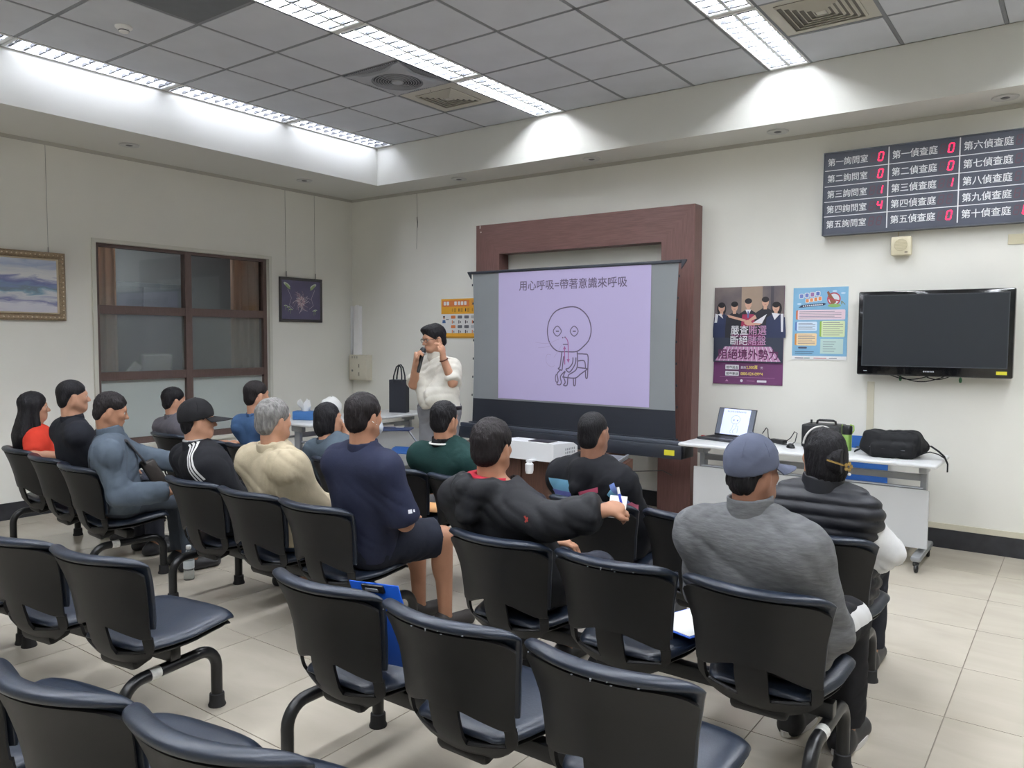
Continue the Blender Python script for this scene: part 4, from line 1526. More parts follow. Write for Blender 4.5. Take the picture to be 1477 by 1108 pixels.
def blue_chair(loc, rz, label, tablet):
    e = empty('plastic_chair', loc, rz, label, 'chair')
    prof = [(.21, .43), (.18, .445), (.05, .44), (-.10, .43), (-.17, .45), (-.205, .52), (-.225, .62), (-.25, .72), (-.262, .80)]
    nu = 11
    us = np.linspace(-1, 1, nu)
    P = []
    for u in us:
        col = []
        for k, (y, z) in enumerate(prof):
            w = .21 if k < 5 else .205 - .02 * max(0, k - 6)
            col.append((u * w, y + .02 * u * u * (k > 4), z + .018 * u * u * (k <= 4) - .03 * abs(u) ** 4 * (k == len(prof) - 1)))
        P.append(col)
    P = np.array(P)
    nv = len(prof)
    F = [(i * nv + j, (i + 1) * nv + j, (i + 1) * nv + j + 1, i * nv + j + 1) for i in range(nu - 1) for j in range(nv - 1) if not (j == 6 and i in (4, 5))]
    v, f = thick(P.reshape(-1, 3), F, .008)
    MB().add(v, f).build('shell', M_blue, e)
    for s in (-1, 1):
        MB().tube([(s * .19, .20, 0), (s * .175, .17, .40), (s * .15, .13, .425)], .011, 8).build('leg', M_chrome, e)
        MB().tube([(s * .20, -.24, 0), (s * .175, -.16, .40), (s * .15, -.10, .425)], .011, 8).build('leg', M_chrome, e)
    MB().tube([(-.17, .15, .41), (.17, .15, .41)], .010, 8).tube([(-.17, -.12, .41), (.17, -.12, .41)], .010, 8).build('seat_rail', M_chrome, e)
    if tablet:
        t = MB().span((.12, .02, .625), (.36, .34, .642), .008).build('writing_tablet', mat('dark_blue_tablet', '24345c', .45), e)
        MB().span((.30, .12, .642), (.345, .20, .6435)).build('sticker', M_paper, t, smooth=False)
        MB().tube([(.20, -.06, .43), (.235, -.02, .52), (.24, .06, .625)], .010, 8).build('tablet_arm', M_chrome, e)
    return e


blue_chair((1.98, -1.08, 0), math.radians(122), 'blue plastic chair with a dark writing tablet beside the corner table', True)
blue_chair((5.87, -.285, 0), math.pi, 'blue plastic chair pushed behind the table with the backpack', False)

# ------------------------------------------------------------------ things on the right table
M_lap = mat('dark_laptop', '2a2b30', 0.35)
lp = empty('laptop', (4.93, -.50, .7405), math.radians(-14), 'open black laptop showing the same slide on its lit screen', 'laptop')
MB().span((-.18, -.12, 0), (.18, .12, .018), .005).build('base', M_lap, lp)
kb = MB()
for i in range(14):
    for j in range(5):
        kb.box((-.145 + i * .0223, -.02 + j * .022, .0195), (.018, .017, .003))
o = kb.build('keyboard', mat('black_keys', '141416', .5), lp, smooth=False)
o['kind'] = 'stuff'
MB().span((-.05, -.10, .018), (.05, -.04, .0188)).build('touchpad', mat('touchpad_grey', '38393f', .4), lp, smooth=False)
rx_ = EUL(-.30, 0, 0)
dl = MB().box((0, .155, .130), (.36, .010, .236), rx_, .004).build('display', M_lap, lp)
pr = Print(np.array([0, .155, .130]) + rx_ @ np.array([0, -.0052, 0]), rx_ @ np.array([1, 0, 0]), rx_ @ np.array([0, 0, 1]), rx_ @ np.array([0, -1, 0]))
pr.rect(-.172, -.105, .172, .110, mat('laptop_screen_grey', '5c626e', .3, emit=.35))
pr.rect(-.128, -.105, .128, .110, mat('laptop_slide', 'c3cbe6', .3, emit=.75))
M_li = mat('laptop_ink', '7d84a0', .3, emit=.25)
pr.text(-.092, .083, '用心呼吸=帶著意識來呼吸', .0155, M_li)
pr.line([(.0 + .042 * math.cos(a), .022 + .036 * math.sin(a)) for a in np.linspace(0, 2 * math.pi, 24, endpoint=False)], .0022, M_li, closed=True)
for sx in (-.016, .018):
    pr.disc(sx, .018, .006, .006, M_li)
pr.line([(-.016, -.014), (-.02, -.05), (-.034, -.075), (-.03, -.09), (-.02, -.09)], .0022, M_li)
pr.line([(.016, -.014), (.012, -.05), (-.01, -.07), (-.006, -.09), (.004, -.09)], .0022, M_li)
pr.line([(.016, -.03), (.032, -.03), (.034, -.085)], .0022, M_li)
pr.build(lp)

M_cab2 = mat('black_cable', '141416', .5)
rc = empty('red_cable_connectors', (4.775, -.47, .7405), 0, 'small red connectors on a coiled cable left of the laptop', 'cable')
for k, (x, y, a) in enumerate(((0, 0, .2), (.045, -.01, .5), (-.04, .02, -.3), (.07, .03, .1))):
    MB().box((x, y, .009), (.045, .014, .016), EUL(0, 0, a), .005).build('connector', mat('red_plastic', 'b8202a', .4), rc)
MB().tube([(-.06, .02, .006), (-.02, .05, .006), (.03, .07, .008), (.09, .10, .006), (.16, .12, .006)], .004, 6).build('cord', M_cab2, rc)
pb_ = empty('power_adapter', (5.34, -.42, .7405), math.radians(-20), 'black laptop power adapter with looping cables beside the laptop', 'power adapter')
MB().span((-.065, -.028, 0), (.065, .028, .03), .006).build('brick', M_black, pb_)
MB().tube([(-.065, 0, .015), (-.11, .02, .03), (-.14, .05, .09), (-.17, .07, .10), (-.20, .06, .05)], .004, 6).build('cord', M_cab2, pb_)
MB().tube([(.065, 0, .015), (.10, .02, .05), (.12, .04, .10), (.15, .03, .09), (.17, -.02, .03), (.16, -.06, .006), (.10, -.08, .006), (.03, -.06, .006)], .004, 6).build('cord', M_cab2, pb_)
ms = MB()
P = np.array([[(.030 * math.sin(t) * math.cos(a), .052 * math.sin(t) * math.sin(a), max(0, .034 * math.cos(t))) for t in np.linspace(.02, 1.75, 9)] for a in np.linspace(0, 2 * math.pi, 18, endpoint=False)])
ms.grid(P, True)
mo = ms.build('computer_mouse', M_black, None, (5.50, -.63, .7405))
mo.rotation_euler = (0, 0, .5)
tag(mo, 'black computer mouse on the table right of the laptop', 'mouse')
am = empty('amplifier_case', (5.70, -.42, .7405), 0, 'black portable amplifier case with a top handle behind the puffer-vest woman', 'amplifier')
MB().span((-.155, -.11, 0), (.125, .11, .175), .014).build('body', M_black, am)
MB().tube([(-.07, 0, .172), (-.065, 0, .196), (-.05, 0, .203), (.05, 0, .203), (.065, 0, .196), (.07, 0, .172)], .009, 8).build('handle', M_black, am)
MB().lathe([(0, 0), (.008, 0), (.008, .028), (0, .03)], (-.11, .0, .174), 10).build('antenna_knob', M_black, am)
gb = empty('water_bottle', (5.873, -.52, .7405), 0, 'green and black sports bottle next to the amplifier case', 'bottle')
MB().lathe([(.030, 0), (.034, .006), (.034, .115), (.030, .122)], (0, 0, 0), 18).build('body', mat('olive_green_plastic', '76974a', .35), gb)
MB().lathe([(.034, .12), (.036, .125), (.036, .178), (.030, .186), (0, .186)], (0, 0, 0), 18).build('cap', M_black, gb)
MB().tube([(.034, 0, .13), (.046, 0, .15), (.044, 0, .185), (.02, 0, .192)], .005, 6).build('carry_loop', mat('lime_plastic', '9ac04a', .4), gb)
MB().span((-.037, -.006, .12), (-.032, .006, .19)).build('latch', mat('lime_plastic', '9ac04a', .4), gb)
# ================================================================== soft shapes: distance fields turned into meshes
def nrm(v):
    v = np.array(v, float)
    return v / (np.linalg.norm(v) + 1e-12)


class Field:
    def __init__(s, lo, hi, h):
        s.lo = np.array(lo, float)
        s.h = h
        n = np.ceil((np.array(hi, float) - s.lo) / h).astype(int) + 1
        s.n = n
        s.ax = [(s.lo[i] + h * np.arange(n[i])).astype(np.float32) for i in range(3)]
        s.f = np.full(tuple(n), 1.0, np.float32)

    def _sub(s, lo, hi):
        i0 = np.clip(np.floor((np.array(lo) - s.lo) / s.h).astype(int), 0, s.n)
        i1 = np.clip(np.ceil((np.array(hi) - s.lo) / s.h).astype(int) + 1, 0, s.n)
        if np.any(i1 <= i0):
            return None
        sl = tuple(slice(a, b) for a, b in zip(i0, i1))
        X = s.ax[0][sl[0]][:, None, None]
        Y = s.ax[1][sl[1]][None, :, None]
        Z = s.ax[2][sl[2]][None, None, :]
        return sl, X, Y, Z

    def _mix(s, sl, d, k, op):
        c = s.f[sl]
        if op == 'add':
            h = np.clip(.5 + .5 * (c - d) / k, 0, 1)
            s.f[sl] = c + (d - c) * h - k * h * (1 - h)
        else:
            d = -d
            h = np.clip(.5 - .5 * (c - d) / k, 0, 1)
            s.f[sl] = c + (d - c) * h + k * h * (1 - h)

    def cap(s, a, b, ra, rb, k=.02, op='add', flat=None, fs=1.0, cut=False, infl=0.0):
        """tapered capsule; flat: axis along which it is squeezed by fs; cut: flat end at b"""
        a = np.array(a, float)
        b = np.array(b, float)
        ra, rb = ra + infl, rb + infl
        m = max(ra, rb) + k + 2 * s.h
        q = s._sub(np.minimum(a, b) - m, np.maximum(a, b) + m)
        if q is None:
            return s
        sl, X, Y, Z = q
        ab = b - a
        L2 = ab @ ab + 1e-9
        px, py, pz = X - a[0], Y - a[1], Z - a[2]
        t0 = (px * ab[0] + py * ab[1] + pz * ab[2]) / L2
        t = np.clip(t0, 0, 1)
        qx, qy, qz = px - t * ab[0], py - t * ab[1], pz - t * ab[2]
        d2 = qx * qx + qy * qy + qz * qz
        if flat is not None:
            w = qx * flat[0] + qy * flat[1] + qz * flat[2]
            d2 = d2 + w * w * (1 / fs ** 2 - 1)
        d = np.sqrt(d2) - (ra + (rb - ra) * t)
        if cut:
            d = np.maximum(d, (t0 - 1) * math.sqrt(L2))
        s._mix(sl, d, k, op)
        return s

    def ell(s, c, R, r, k=.015, op='add'):
        """ellipsoid: centre, rows of R = axes, radii"""
        c = np.array(c, float)
        r = np.array(r, float)
        m = max(r) + k + 2 * s.h
        q = s._sub(c - m, c + m)
        if q is None:
            return s
        sl, X, Y, Z = q
        px, py, pz = X - c[0], Y - c[1], Z - c[2]
        k0 = 0
        k1 = 0
        for i in range(3):
            u = px * R[i][0] + py * R[i][1] + pz * R[i][2]
            k0 = k0 + (u / r[i]) ** 2
            k1 = k1 + (u / r[i] ** 2) ** 2
        k0 = np.sqrt(k0)
        d = k0 * (k0 - 1) / (np.sqrt(k1) + 1e-6)
        s._mix(sl, d.astype(np.float32), k, op)
        return s

    def rbox(s, c, R, hl, r, k=.02, op='add'):
        """rounded box: centre, rows of R = axes, half lengths, corner radius"""
        c = np.array(c, float)
        m = float(np.linalg.norm(hl)) + k + 2 * s.h
        q = s._sub(c - m, c + m)
        if q is None:
            return s
        sl, X, Y, Z = q
        px, py, pz = X - c[0], Y - c[1], Z - c[2]
        o2, mx = 0, None
        for i in range(3):
            u = np.abs(px * R[i][0] + py * R[i][1] + pz * R[i][2]) - (hl[i] - r)
            o2 = o2 + np.maximum(u, 0) ** 2
            mx = u if mx is None else np.maximum(mx, u)
        s._mix(sl, (np.sqrt(o2) + np.minimum(mx, 0) - r).astype(np.float32), k, op)
        return s

    def plane(s, o, n, k=.004):
        """remove everything on the +n side of the plane through o"""
        n = nrm(n)
        X, Y, Z = s.ax[0][:, None, None], s.ax[1][None, :, None], s.ax[2][None, None, :]
        d = (X - o[0]) * n[0] + (Y - o[1]) * n[1] + (Z - o[2]) * n[2]
        s._mix(tuple(slice(None) for _ in range(3)), -d, k, 'sub')
        return s

    def wrinkle(s, amp, fr, seed=0, band=.03, stretch=(1, 1, 1), crease=False):
        g = np.random.default_rng(seed)
        idx = np.nonzero(np.abs(s.f) < band)
        p = np.stack([s.ax[i][idx[i]] for i in range(3)], 1) * np.array(stretch)
        w = np.zeros(len(p))
        for o in range(3):
            A = g.normal(size=(3, 3))
            ph = p @ (A / np.linalg.norm(A, axis=0)) * fr * (1.7 ** o)
            wob = 1.6 * np.sin(ph[:, 1] * .7 + o)
            q = np.sin(ph[:, 0] + wob + g.uniform(0, 6))
            if crease:
                q = 1 - 2 * np.abs(q) ** .7
            w += (.62 ** o) * q * (.6 + .4 * np.sin(ph[:, 2] * .5 + g.uniform(0, 6)))
        s.f[idx] += (amp * w).astype(np.float32)
        return s

    def smooth(s, r=2, it=2):
        f = np.clip(s.f, -.06, .06)
        for _ in range(it):
            for ax in range(3):
                c = np.cumsum(np.pad(f, [(r + 1, r) if i == ax else (0, 0) for i in range(3)], mode='edge'), axis=ax, dtype=np.float32)
                n = f.shape[ax]
                hi_ = [slice(None)] * 3
                lo_ = [slice(None)] * 3
                hi_[ax] = slice(2 * r + 1, 2 * r + 1 + n)
                lo_[ax] = slice(0, n)
                f = (c[tuple(hi_)] - c[tuple(lo_)]) / (2 * r + 1)
        s.f = f
        return s

    def bands(s, axis, period, amp, band=.03, phase=0.0):
        """quilting: pinches at regular intervals along an axis"""
        idx = np.nonzero(np.abs(s.f) < band)
        p = sum((s.ax[i][idx[i]]) * axis[i] for i in range(3)) + phase
        s.f[idx] -= (amp * np.abs(np.sin(math.pi * p / period)) ** .7).astype(np.float32)
        return s

    def mesh(s, name, m, base=(0, 0, 0)):
        f = s.f
        f[0], f[-1] = 1, 1
        f[:, 0], f[:, -1] = 1, 1
        f[:, :, 0], f[:, :, -1] = 1, 1
        neg = f < 0
        nx, ny, nz = f.shape
        cnt = np.zeros((nx - 1, ny - 1, nz - 1), np.int8)
        for a in (0, 1):
            for b in (0, 1):
                for c in (0, 1):
                    cnt += neg[a:nx - 1 + a, b:ny - 1 + b, c:nz - 1 + c]
        act = np.nonzero((cnt > 0) & (cnt < 8))
        vid = np.full(cnt.shape, -1, np.int32)
        N = len(act[0])
        vid[act] = np.arange(N)
        ijk = np.stack(act, 1)
        acc = np.zeros((N, 3))
        w = np.zeros(N)
        cor = [(0, 0, 0), (1, 0, 0), (0, 1, 0), (1, 1, 0), (0, 0, 1), (1, 0, 1), (0, 1, 1), (1, 1, 1)]
        val = [f[ijk[:, 0] + c[0], ijk[:, 1] + c[1], ijk[:, 2] + c[2]] for c in cor]
        for a in range(8):
            for ax in range(3):
                if cor[a][ax] == 0:
                    b = a + (1, 2, 4)[ax]
                    va, vb = val[a], val[b]
                    hit = (va < 0) != (vb < 0)
                    t = np.where(hit, va / (va - vb + 1e-12), 0)
                    p = np.tile(np.array(cor[a], float), (N, 1))
                    p[:, ax] += t
                    acc += p * hit[:, None]
                    w += hit
        V = (ijk + acc / w[:, None]) * s.h + s.lo - np.array(base)
        Q = []
        for ax in range(3):
            o = [(1, 2), (2, 0), (0, 1)][ax]
            sa = [slice(None)] * 3
            sb = [slice(None)] * 3
            sa[ax], sb[ax] = slice(0, -1), slice(1, None)
            A, B = neg[tuple(sa)], neg[tuple(sb)]
            e = np.stack(np.nonzero(A != B), 1)
            fl = A[tuple(e.T)]

            def cell(d1, d2):
                c = e.copy()
                c[:, o[0]] -= d1
                c[:, o[1]] -= d2
                return vid[c[:, 0], c[:, 1], c[:, 2]]
            q = np.stack([cell(1, 1), cell(0, 1), cell(0, 0), cell(1, 0)], 1)
            q[~fl] = q[~fl][:, ::-1]
            Q.append(q)
        Q = np.concatenate(Q)
        me = bpy.data.meshes.new(name)
        me.vertices.add(len(V))
        me.vertices.foreach_set('co', V.astype(np.float32).ravel())
        me.loops.add(len(Q) * 4)
        me.loops.foreach_set('vertex_index', Q.astype(np.int32).ravel())
        me.polygons.add(len(Q))
        me.polygons.foreach_set('loop_start', np.arange(0, len(Q) * 4, 4, dtype=np.int32))
        me.polygons.foreach_set('loop_total', np.full(len(Q), 4, dtype=np.int32))
        me.update(calc_edges=True)
        me.polygons.foreach_set('use_smooth', np.ones(len(Q), bool))
        me.materials.append(m)
        return me

    def build(s, name, m, parent, base=(0, 0, 0), label=None):
        o = bpy.data.objects.new(name, s.mesh(name, m, base))
        link(o)
        o.parent = parent
        if label:
            o['label'] = label
        return o


def patch_mat(name, col, patches, rough=.8, bump=.15, bscale=20, var=.08, vscale=10):
    """cloth with flat printed patches: (origin, ax, half_w, ay, half_h, normal, colour), in the object's own space"""
    m = mat(name, col, rough, var=var, vscale=vscale, bump=bump, bscale=bscale, spec=.2)
    nt = m.node_tree
    b = nt.nodes['Principled BSDF']
    src = b.inputs['Base Color'].links[0].from_socket
    tc = nt.nodes.new('ShaderNodeTexCoord')
    for (o, ax, hw_, ay, hh_, nn, c) in patches:
        sub = nt.nodes.new('ShaderNodeVectorMath')
        sub.operation = 'SUBTRACT'
        nt.links.new(tc.outputs['Object'], sub.inputs[0])
        sub.inputs[1].default_value = tuple(float(q) for q in o)
        tests = []
        for vec, lim in ((ax, hw_), (ay, hh_)):
            d = nt.nodes.new('ShaderNodeVectorMath')
            d.operation = 'DOT_PRODUCT'
            nt.links.new(sub.outputs[0], d.inputs[0])
            d.inputs[1].default_value = tuple(float(q) for q in vec)
            a = nt.nodes.new('ShaderNodeMath')
            a.operation = 'ABSOLUTE'
            nt.links.new(d.outputs['Value'], a.inputs[0])
            l = nt.nodes.new('ShaderNodeMath')
            l.operation = 'LESS_THAN'
            nt.links.new(a.outputs[0], l.inputs[0])
            l.inputs[1].default_value = lim
            tests.append(l)
        d = nt.nodes.new('ShaderNodeVectorMath')
        d.operation = 'DOT_PRODUCT'
        nt.links.new(sub.outputs[0], d.inputs[0])
        d.inputs[1].default_value = tuple(float(q) for q in nn)
        g = nt.nodes.new('ShaderNodeMath')
        g.operation = 'GREATER_THAN'
        nt.links.new(d.outputs['Value'], g.inputs[0])
        g.inputs[1].default_value = -.06
        mu = nt.nodes.new('ShaderNodeMath')
        mu.operation = 'MULTIPLY'
        nt.links.new(tests[0].outputs[0], mu.inputs[0])
        nt.links.new(tests[1].outputs[0], mu.inputs[1])
        mu2 = nt.nodes.new('ShaderNodeMath')
        mu2.operation = 'MULTIPLY'
        nt.links.new(mu.outputs[0], mu2.inputs[0])
        nt.links.new(g.outputs[0], mu2.inputs[1])
        mx = nt.nodes.new('ShaderNodeMix')
        mx.data_type = 'RGBA'
        nt.links.new(mu2.outputs[0], mx.inputs['Factor'])
        nt.links.new(src, mx.inputs['A'])
        mx.inputs['B'].default_value = (*srgb(c), 1)
        src = mx.outputs['Result']
    nt.links.new(src, b.inputs['Base Color'])
    return m


def cloth(name, col, **k):
    a = dict(rough=.85, var=.10, vscale=9, bump=.25, bscale=20, sheen=.0, spec=.2)
    a.update(k)
    return mat(name, col, **a)


# ================================================================== people
UPZ = np.array([0, 0, 1.0])
M_skin = [mat('skin_a', 'b88a70', .55, var=.06, vscale=14), mat('skin_b', 'a87a60', .55, var=.06, vscale=14), mat('skin_c', '8d6450', .55, var=.06, vscale=14)]
M_hairb = mat('black_hair', '121114', .6, spec=.25, var=.35, vscale=90, stretch=(1, 1, .25), bump=.5, bscale=160)
M_haird = mat('dark_brown_hair', '1b1718', .6, spec=.25, var=.35, vscale=90, stretch=(1, 1, .25), bump=.5, bscale=160)
M_hairg = mat('grey_hair', '8f8d8a', .55, col2='5d5b5a', vscale=70, stretch=(1, 1, .3), bump=.5, bscale=150)
M_eyew = mat('eye_white', 'd8d4cc', .25)
M_iris = mat('dark_iris', '1c1412', .15)
EYE = MB().lathe([(0, -.0125), (.0062, -.0108), (.0108, -.0062), (.0125, 0), (.0108, .0062), (.0062, .0108), (0, .0125)], n=14).mesh('eye', M_eyew)
IRIS = MB().lathe([(.0058, 0), (.0048, .0014), (0, .0022)], (0, .0112, 0), 12, EUL(-math.pi / 2, 0, 0)).mesh('iris', M_iris)


def heading(deg):
    a = math.radians(deg)
    return np.array([math.sin(a), math.cos(a), 0])


def frame_from(fwd, up=UPZ):
    f = nrm(fwd)
    r = nrm(np.cross(f, up))
    u = np.cross(r, f)
    return r, f, u


class Person:
    """all joints in room coordinates; parts are written relative to the person's base point"""
    def __init__(s, base, label, skin=0, hs=.99, seated_=True):
        s.base = np.array([base[0], base[1], 0.0])
        s.e = empty('person', tuple(s.base), 0, label, 'person', 'people seated listening to the talk' if seated_ else None)
        s.skin = M_skin[skin]
        s.hs = hs
        s.hand = {}
        s.tw = 1.0

    # ---- joints
    def set_head(s, c, fwd):
        s.H = np.array(c, float)
        s.hr, s.hf, s.hu = frame_from(fwd)

    def hp(s, r, f, u):
        return s.H + s.hs * (s.hr * r + s.hf * f + s.hu * u)

    def hR(s):
        return np.array([s.hr, s.hf, s.hu])

    def spine(s, pelvis, bodyfwd, chestfwd=None, sw=.175, neckback=.03, bulge=.02):
        s.P = np.array(pelvis, float)
        s.bf = nrm(bodyfwd)
        s.cf = nrm(chestfwd if chestfwd is not None else bodyfwd)
        s.br = nrm(np.cross(s.bf, UPZ))
        s.cr = nrm(np.cross(s.cf, UPZ))
        s.N = s.H - UPZ * .165 * s.hs - s.cf * neckback
        s.Ch = s.P + (s.N - s.P) * .60 - s.cf * bulge
        s.Sh = {sd: s.N - UPZ * .085 + s.cr * sg * sw - s.cf * .005 for sd, sg in (('r', 1), ('l', -1))}
        s.cu = nrm(s.N - s.Ch)

    def arm(s, side, elbow, wrist):
        s.hand[side] = None
        setattr(s, 'E' + side, np.array(elbow, float))
        setattr(s, 'W' + side, np.array(wrist, float))

    def legs(s, knees, ankles, toe=None):
        sp = .085
        s.hip = {'r': s.P + s.br * sp - UPZ * .01, 'l': s.P - s.br * sp - UPZ * .01}
        s.K = {'r': np.array(knees[0], float), 'l': np.array(knees[1], float)}
        s.A = {'r': np.array(ankles[0], float), 'l': np.array(ankles[1], float)}
        s.toe = s.bf if toe is None else nrm(toe)

    # ---- shapes
    def torso(s, F, g=0.0, k=.05, belly=0.0):
        tw = s.tw
        F.cap(s.P - s.br * .055, s.P + s.br * .055, .118 * tw, .118 * tw, k, infl=g, flat=s.bf, fs=.9)
        F.cap(s.P, s.Ch, .150 * tw, .158 * tw, k, flat=s.bf, fs=.70, infl=g)
        if belly:
            F.ell(s.P + (s.Ch - s.P) * .45 + s.bf * .06, np.array([s.br, s.bf, UPZ]), (.13 + g, .10 + belly + g, .14), k)
        F.cap(s.Ch, s.N - s.cu * .095, .163 * tw, .122 * tw, k, flat=s.cf, fs=.62, infl=g)
        F.cap(s.Sh['l'], s.Sh['r'], .058, .058, k, infl=g)
        for sd, sg in (('l', -1), ('r', 1)):
            F.cap(s.N + s.cr * sg * .03 - UPZ * .035, s.Sh[sd], .034, .050, k * .8, infl=g * .8)
            if g > 0:
                F.cap(s.Sh[sd] * .78 + s.N * .22 - UPZ * .03, s.P + s.br * sg * .085, .062 * tw + g, .095 * tw + g, k, flat=s.bf, fs=.78)

    def arms(s, F, g=0.0, k=.03, part=1.0, sides='lr', cuff=0.0):
        for sd in sides:
            S, E, Wt = s.Sh[sd], getattr(s, 'E' + sd), getattr(s, 'W' + sd)
            if .5 < part < 1:
                F.cap(S, E, .050 + g * .8, .046 + g * 1.1, k * 1.6)
                F.cap(E, E + (Wt - E) * (part - .5) * 2, .046 + g, .044 + g + cuff, k, cut=True)
            elif part <= .5:
                e = S + (E - S) * (part * 2)
                F.cap(S, e, .050 + g * .8, .052 + g * 1.4, k * 1.6, cut=True)
            else:
                F.cap(S, E, .049 + g * .7, .040 + g, k if part > 1.5 else k * 2)
                d = nrm(Wt - E)
                F.cap(E, Wt - d * .01, .042 + g, .029 + g + cuff, k * .7, cut=part < 1.01)

    def hands(s, F, side, curl=.5, spread=.012, dirv=None, palm=None, k=.008, point=False):
        W_, E = getattr(s, 'W' + side), getattr(s, 'E' + side)
        d = nrm(W_ - E) if dirv is None else nrm(dirv)
        pn = np.array([0, 0, -1.0]) if palm is None else np.array(palm, float)
        pn = nrm(pn - d * (pn @ d))
        sg = 1 if side == 'r' else -1
        ac = np.cross(d, pn) * -sg          # towards the thumb
        c = W_ + d * .045
        F.cap(W_, W_ + d * .02, .027, .03, .015, flat=pn, fs=.75)
        F.ell(c, np.array([ac, d, pn]), (.040, .052, .017), .012)
        L = (.066, .076, .070, .054)
        for i in range(4):
            b = W_ + d * (.082 - .006 * abs(i - 1.2)) + ac * (.029 - .0195 * i)
            a1, a2 = curl, curl * 2.1
            d1 = nrm(d * math.cos(a1) + pn * math.sin(a1) + ac * spread * (1.5 - i))
            d2 = nrm(d * math.cos(a2) + pn * math.sin(a2))
            m_ = b + d1 * L[i] * .55
            F.cap(b - d * .015, m_, .0095, .0088, k)
            F.cap(m_, m_ + d2 * L[i] * .5, .0088, .0075, k)
        tb = W_ + d * .028 + ac * .030
        t1 = nrm(d * .75 + ac * .55 + pn * .35)
        t2 = nrm(d * .9 + ac * .1 + pn * .45)
        F.cap(tb - ac * .012, tb + t1 * .035, .013, .011, k)
        F.cap(tb + t1 * .035, tb + t1 * .035 + t2 * .032, .0105, .0085, k)

    def head(s, F):
        h = s.hs
        R = s.hR()
        F.ell(s.hp(0, -.012, .036), R, np.array((.0745, .094, .083)) * h, .02)
        F.ell(s.hp(0, .028, -.028), R, np.array((.062, .064, .080)) * h, .03)
        F.ell(s.hp(0, .052, -.085), R, np.array((.036, .036, .026)) * h, .03)
        for sg in (-1, 1):
            F.cap(s.hp(sg * .058, -.01, -.045), s.hp(sg * .026, .058, -.088), .022 * h, .018 * h, .03)
            F.ell(s.hp(sg * .040, .062, -.022), R, np.array((.020, .020, .018)) * h, .02)
        F.cap(s.hp(-.034, .078, .020), s.hp(.034, .078, .020), .0125 * h, .0125 * h, .015)
        for sg in (-1, 1):
            F.ell(s.hp(sg * .031, .097, .000), R, np.array((.018, .014, .011)) * h, .010, 'sub')
        F.cap(s.hp(0, .084, .006), s.hp(0, .107, -.030), .0085 * h, .0125 * h, .010)
        for sg in (-1, 1):
            F.ell(s.hp(sg * .012, .097, -.034), R, np.array((.0085, .009, .0075)) * h, .006)
            F.ell(s.hp(sg * .077, -.008, -.012), R, np.array((.008, .020, .031)) * h, .008)
            F.ell(s.hp(sg * .087, .000, -.010), R, np.array((.006, .011, .018)) * h, .005, 'sub')
        F.ell(s.hp(0, .0895, -.058), R, np.array((.022, .009, .0055)) * h, .005)
        F.ell(s.hp(0, .0875, -.068), R, np.array((.019, .009, .006)) * h, .005)
        F.cap(s.N - s.cu * .02, s.hp(0, -.022, -.06), .062, .054, .03)

    def body(s, hand_kw=None, h=.0075, bare_legs=True):
        pts = [s.H, s.P, s.N] + list(s.Sh.values()) + [s.El, s.Er, s.Wl, s.Wr] + list(s.K.values()) + list(s.A.values())
        lo = np.min(pts, 0) - .24
        hi = np.max(pts, 0) + .24
        lo[2] = max(lo[2], -.01)
        F = Field(lo, hi, h)
        s.torso(F)
        s.arms(F, part=2.0)
        hk = hand_kw or {}
        for sd in 'lr':
            s.hands(F, sd, **hk.get(sd, {}))
            F.cap(s.hip[sd], s.K[sd], .085, .056, .04)
            F.cap(s.K[sd], s.A[sd], .056, .036, .02)
            mid = s.K[sd] + (s.A[sd] - s.K[sd]) * .3
            F.ell(mid - s.toe * .018, np.array([np.cross(s.toe, UPZ), s.toe, UPZ]), (.048, .05, .11), .02)
            F.cap(s.A[sd] - s.toe * .04 - UPZ * .05, s.A[sd] + s.toe * .14 - UPZ * .055, .033, .030, .03)
        s.head(F)
        ob = F.build('body', s.skin, s.e, s.base)
        for sg in (-1, 1):
            e = inst('eye', EYE, s.e, tuple(s.hp(sg * .031, .0735, .000) - s.base))
            e.rotation_euler = Matrix((s.hr, s.hf, s.hu)).transposed().to_euler()
            inst('iris', IRIS, e)
        return ob

    def top(s, name, m, g=.014, sleeve=2.0, hem=.455, wr=.004, fr=26, seed=1, neck=.060, collar=None, h=.009, quilt=None,
            hood=None, belly=0.0, cuff=0.0, extra=None, neck_cut=.02, sides='lr', no_arms=False, tg=None):
        pts = [s.P, s.N] + list(s.Sh.values()) + ([s.El, s.Er, s.Wl, s.Wr] if not no_arms else [])
        lo = np.min(pts, 0) - .26
        hi = np.max(pts, 0) + .24
        F = Field(lo, hi, h)
        s.torso(F, g if tg is None else tg, belly=belly)
        if not no_arms:
            s.arms(F, g, part=sleeve, cuff=cuff, sides=sides)
        F.smooth(2, 2)
        F.f -= .004
        if hood:
            hood(F)
        F.cap(s.N - s.cu * .015, s.hp(0, -.018, -.02), neck, neck, .006, 'sub')
        if hem is not None:
            F.plane((0, 0, hem), (0, 0, -1), .006)
        if extra:
            extra(F)
        if wr:
            F.wrinkle(wr * 1.1, fr * .8, seed, crease=True, stretch=(1, 1, .8))
        if quilt:
            F.bands(*quilt)
        if collar:
            r0, hgt, th = collar[:3]
            ax = nrm(s.hp(0, -.02, -.06) - s.N)
            C_ = Field(s.N - .16, s.N + .2, min(h, .0065))
            C_.cap(s.N + ax * .004 + s.cf * .006, s.N + ax * (hgt + .012) + s.cf * .004, r0 + th + .006, r0 + th + .002, .006, cut=True)
            C_.cap(s.N - ax * .06, s.N + ax * (hgt + .06), r0, r0, .004, 'sub')
            C_.build("collar", collar[3] if len(collar) > 3 else m, s._top_parent(F, name, m), s.base)
            return s.last
        return s._top_parent(F, name, m)

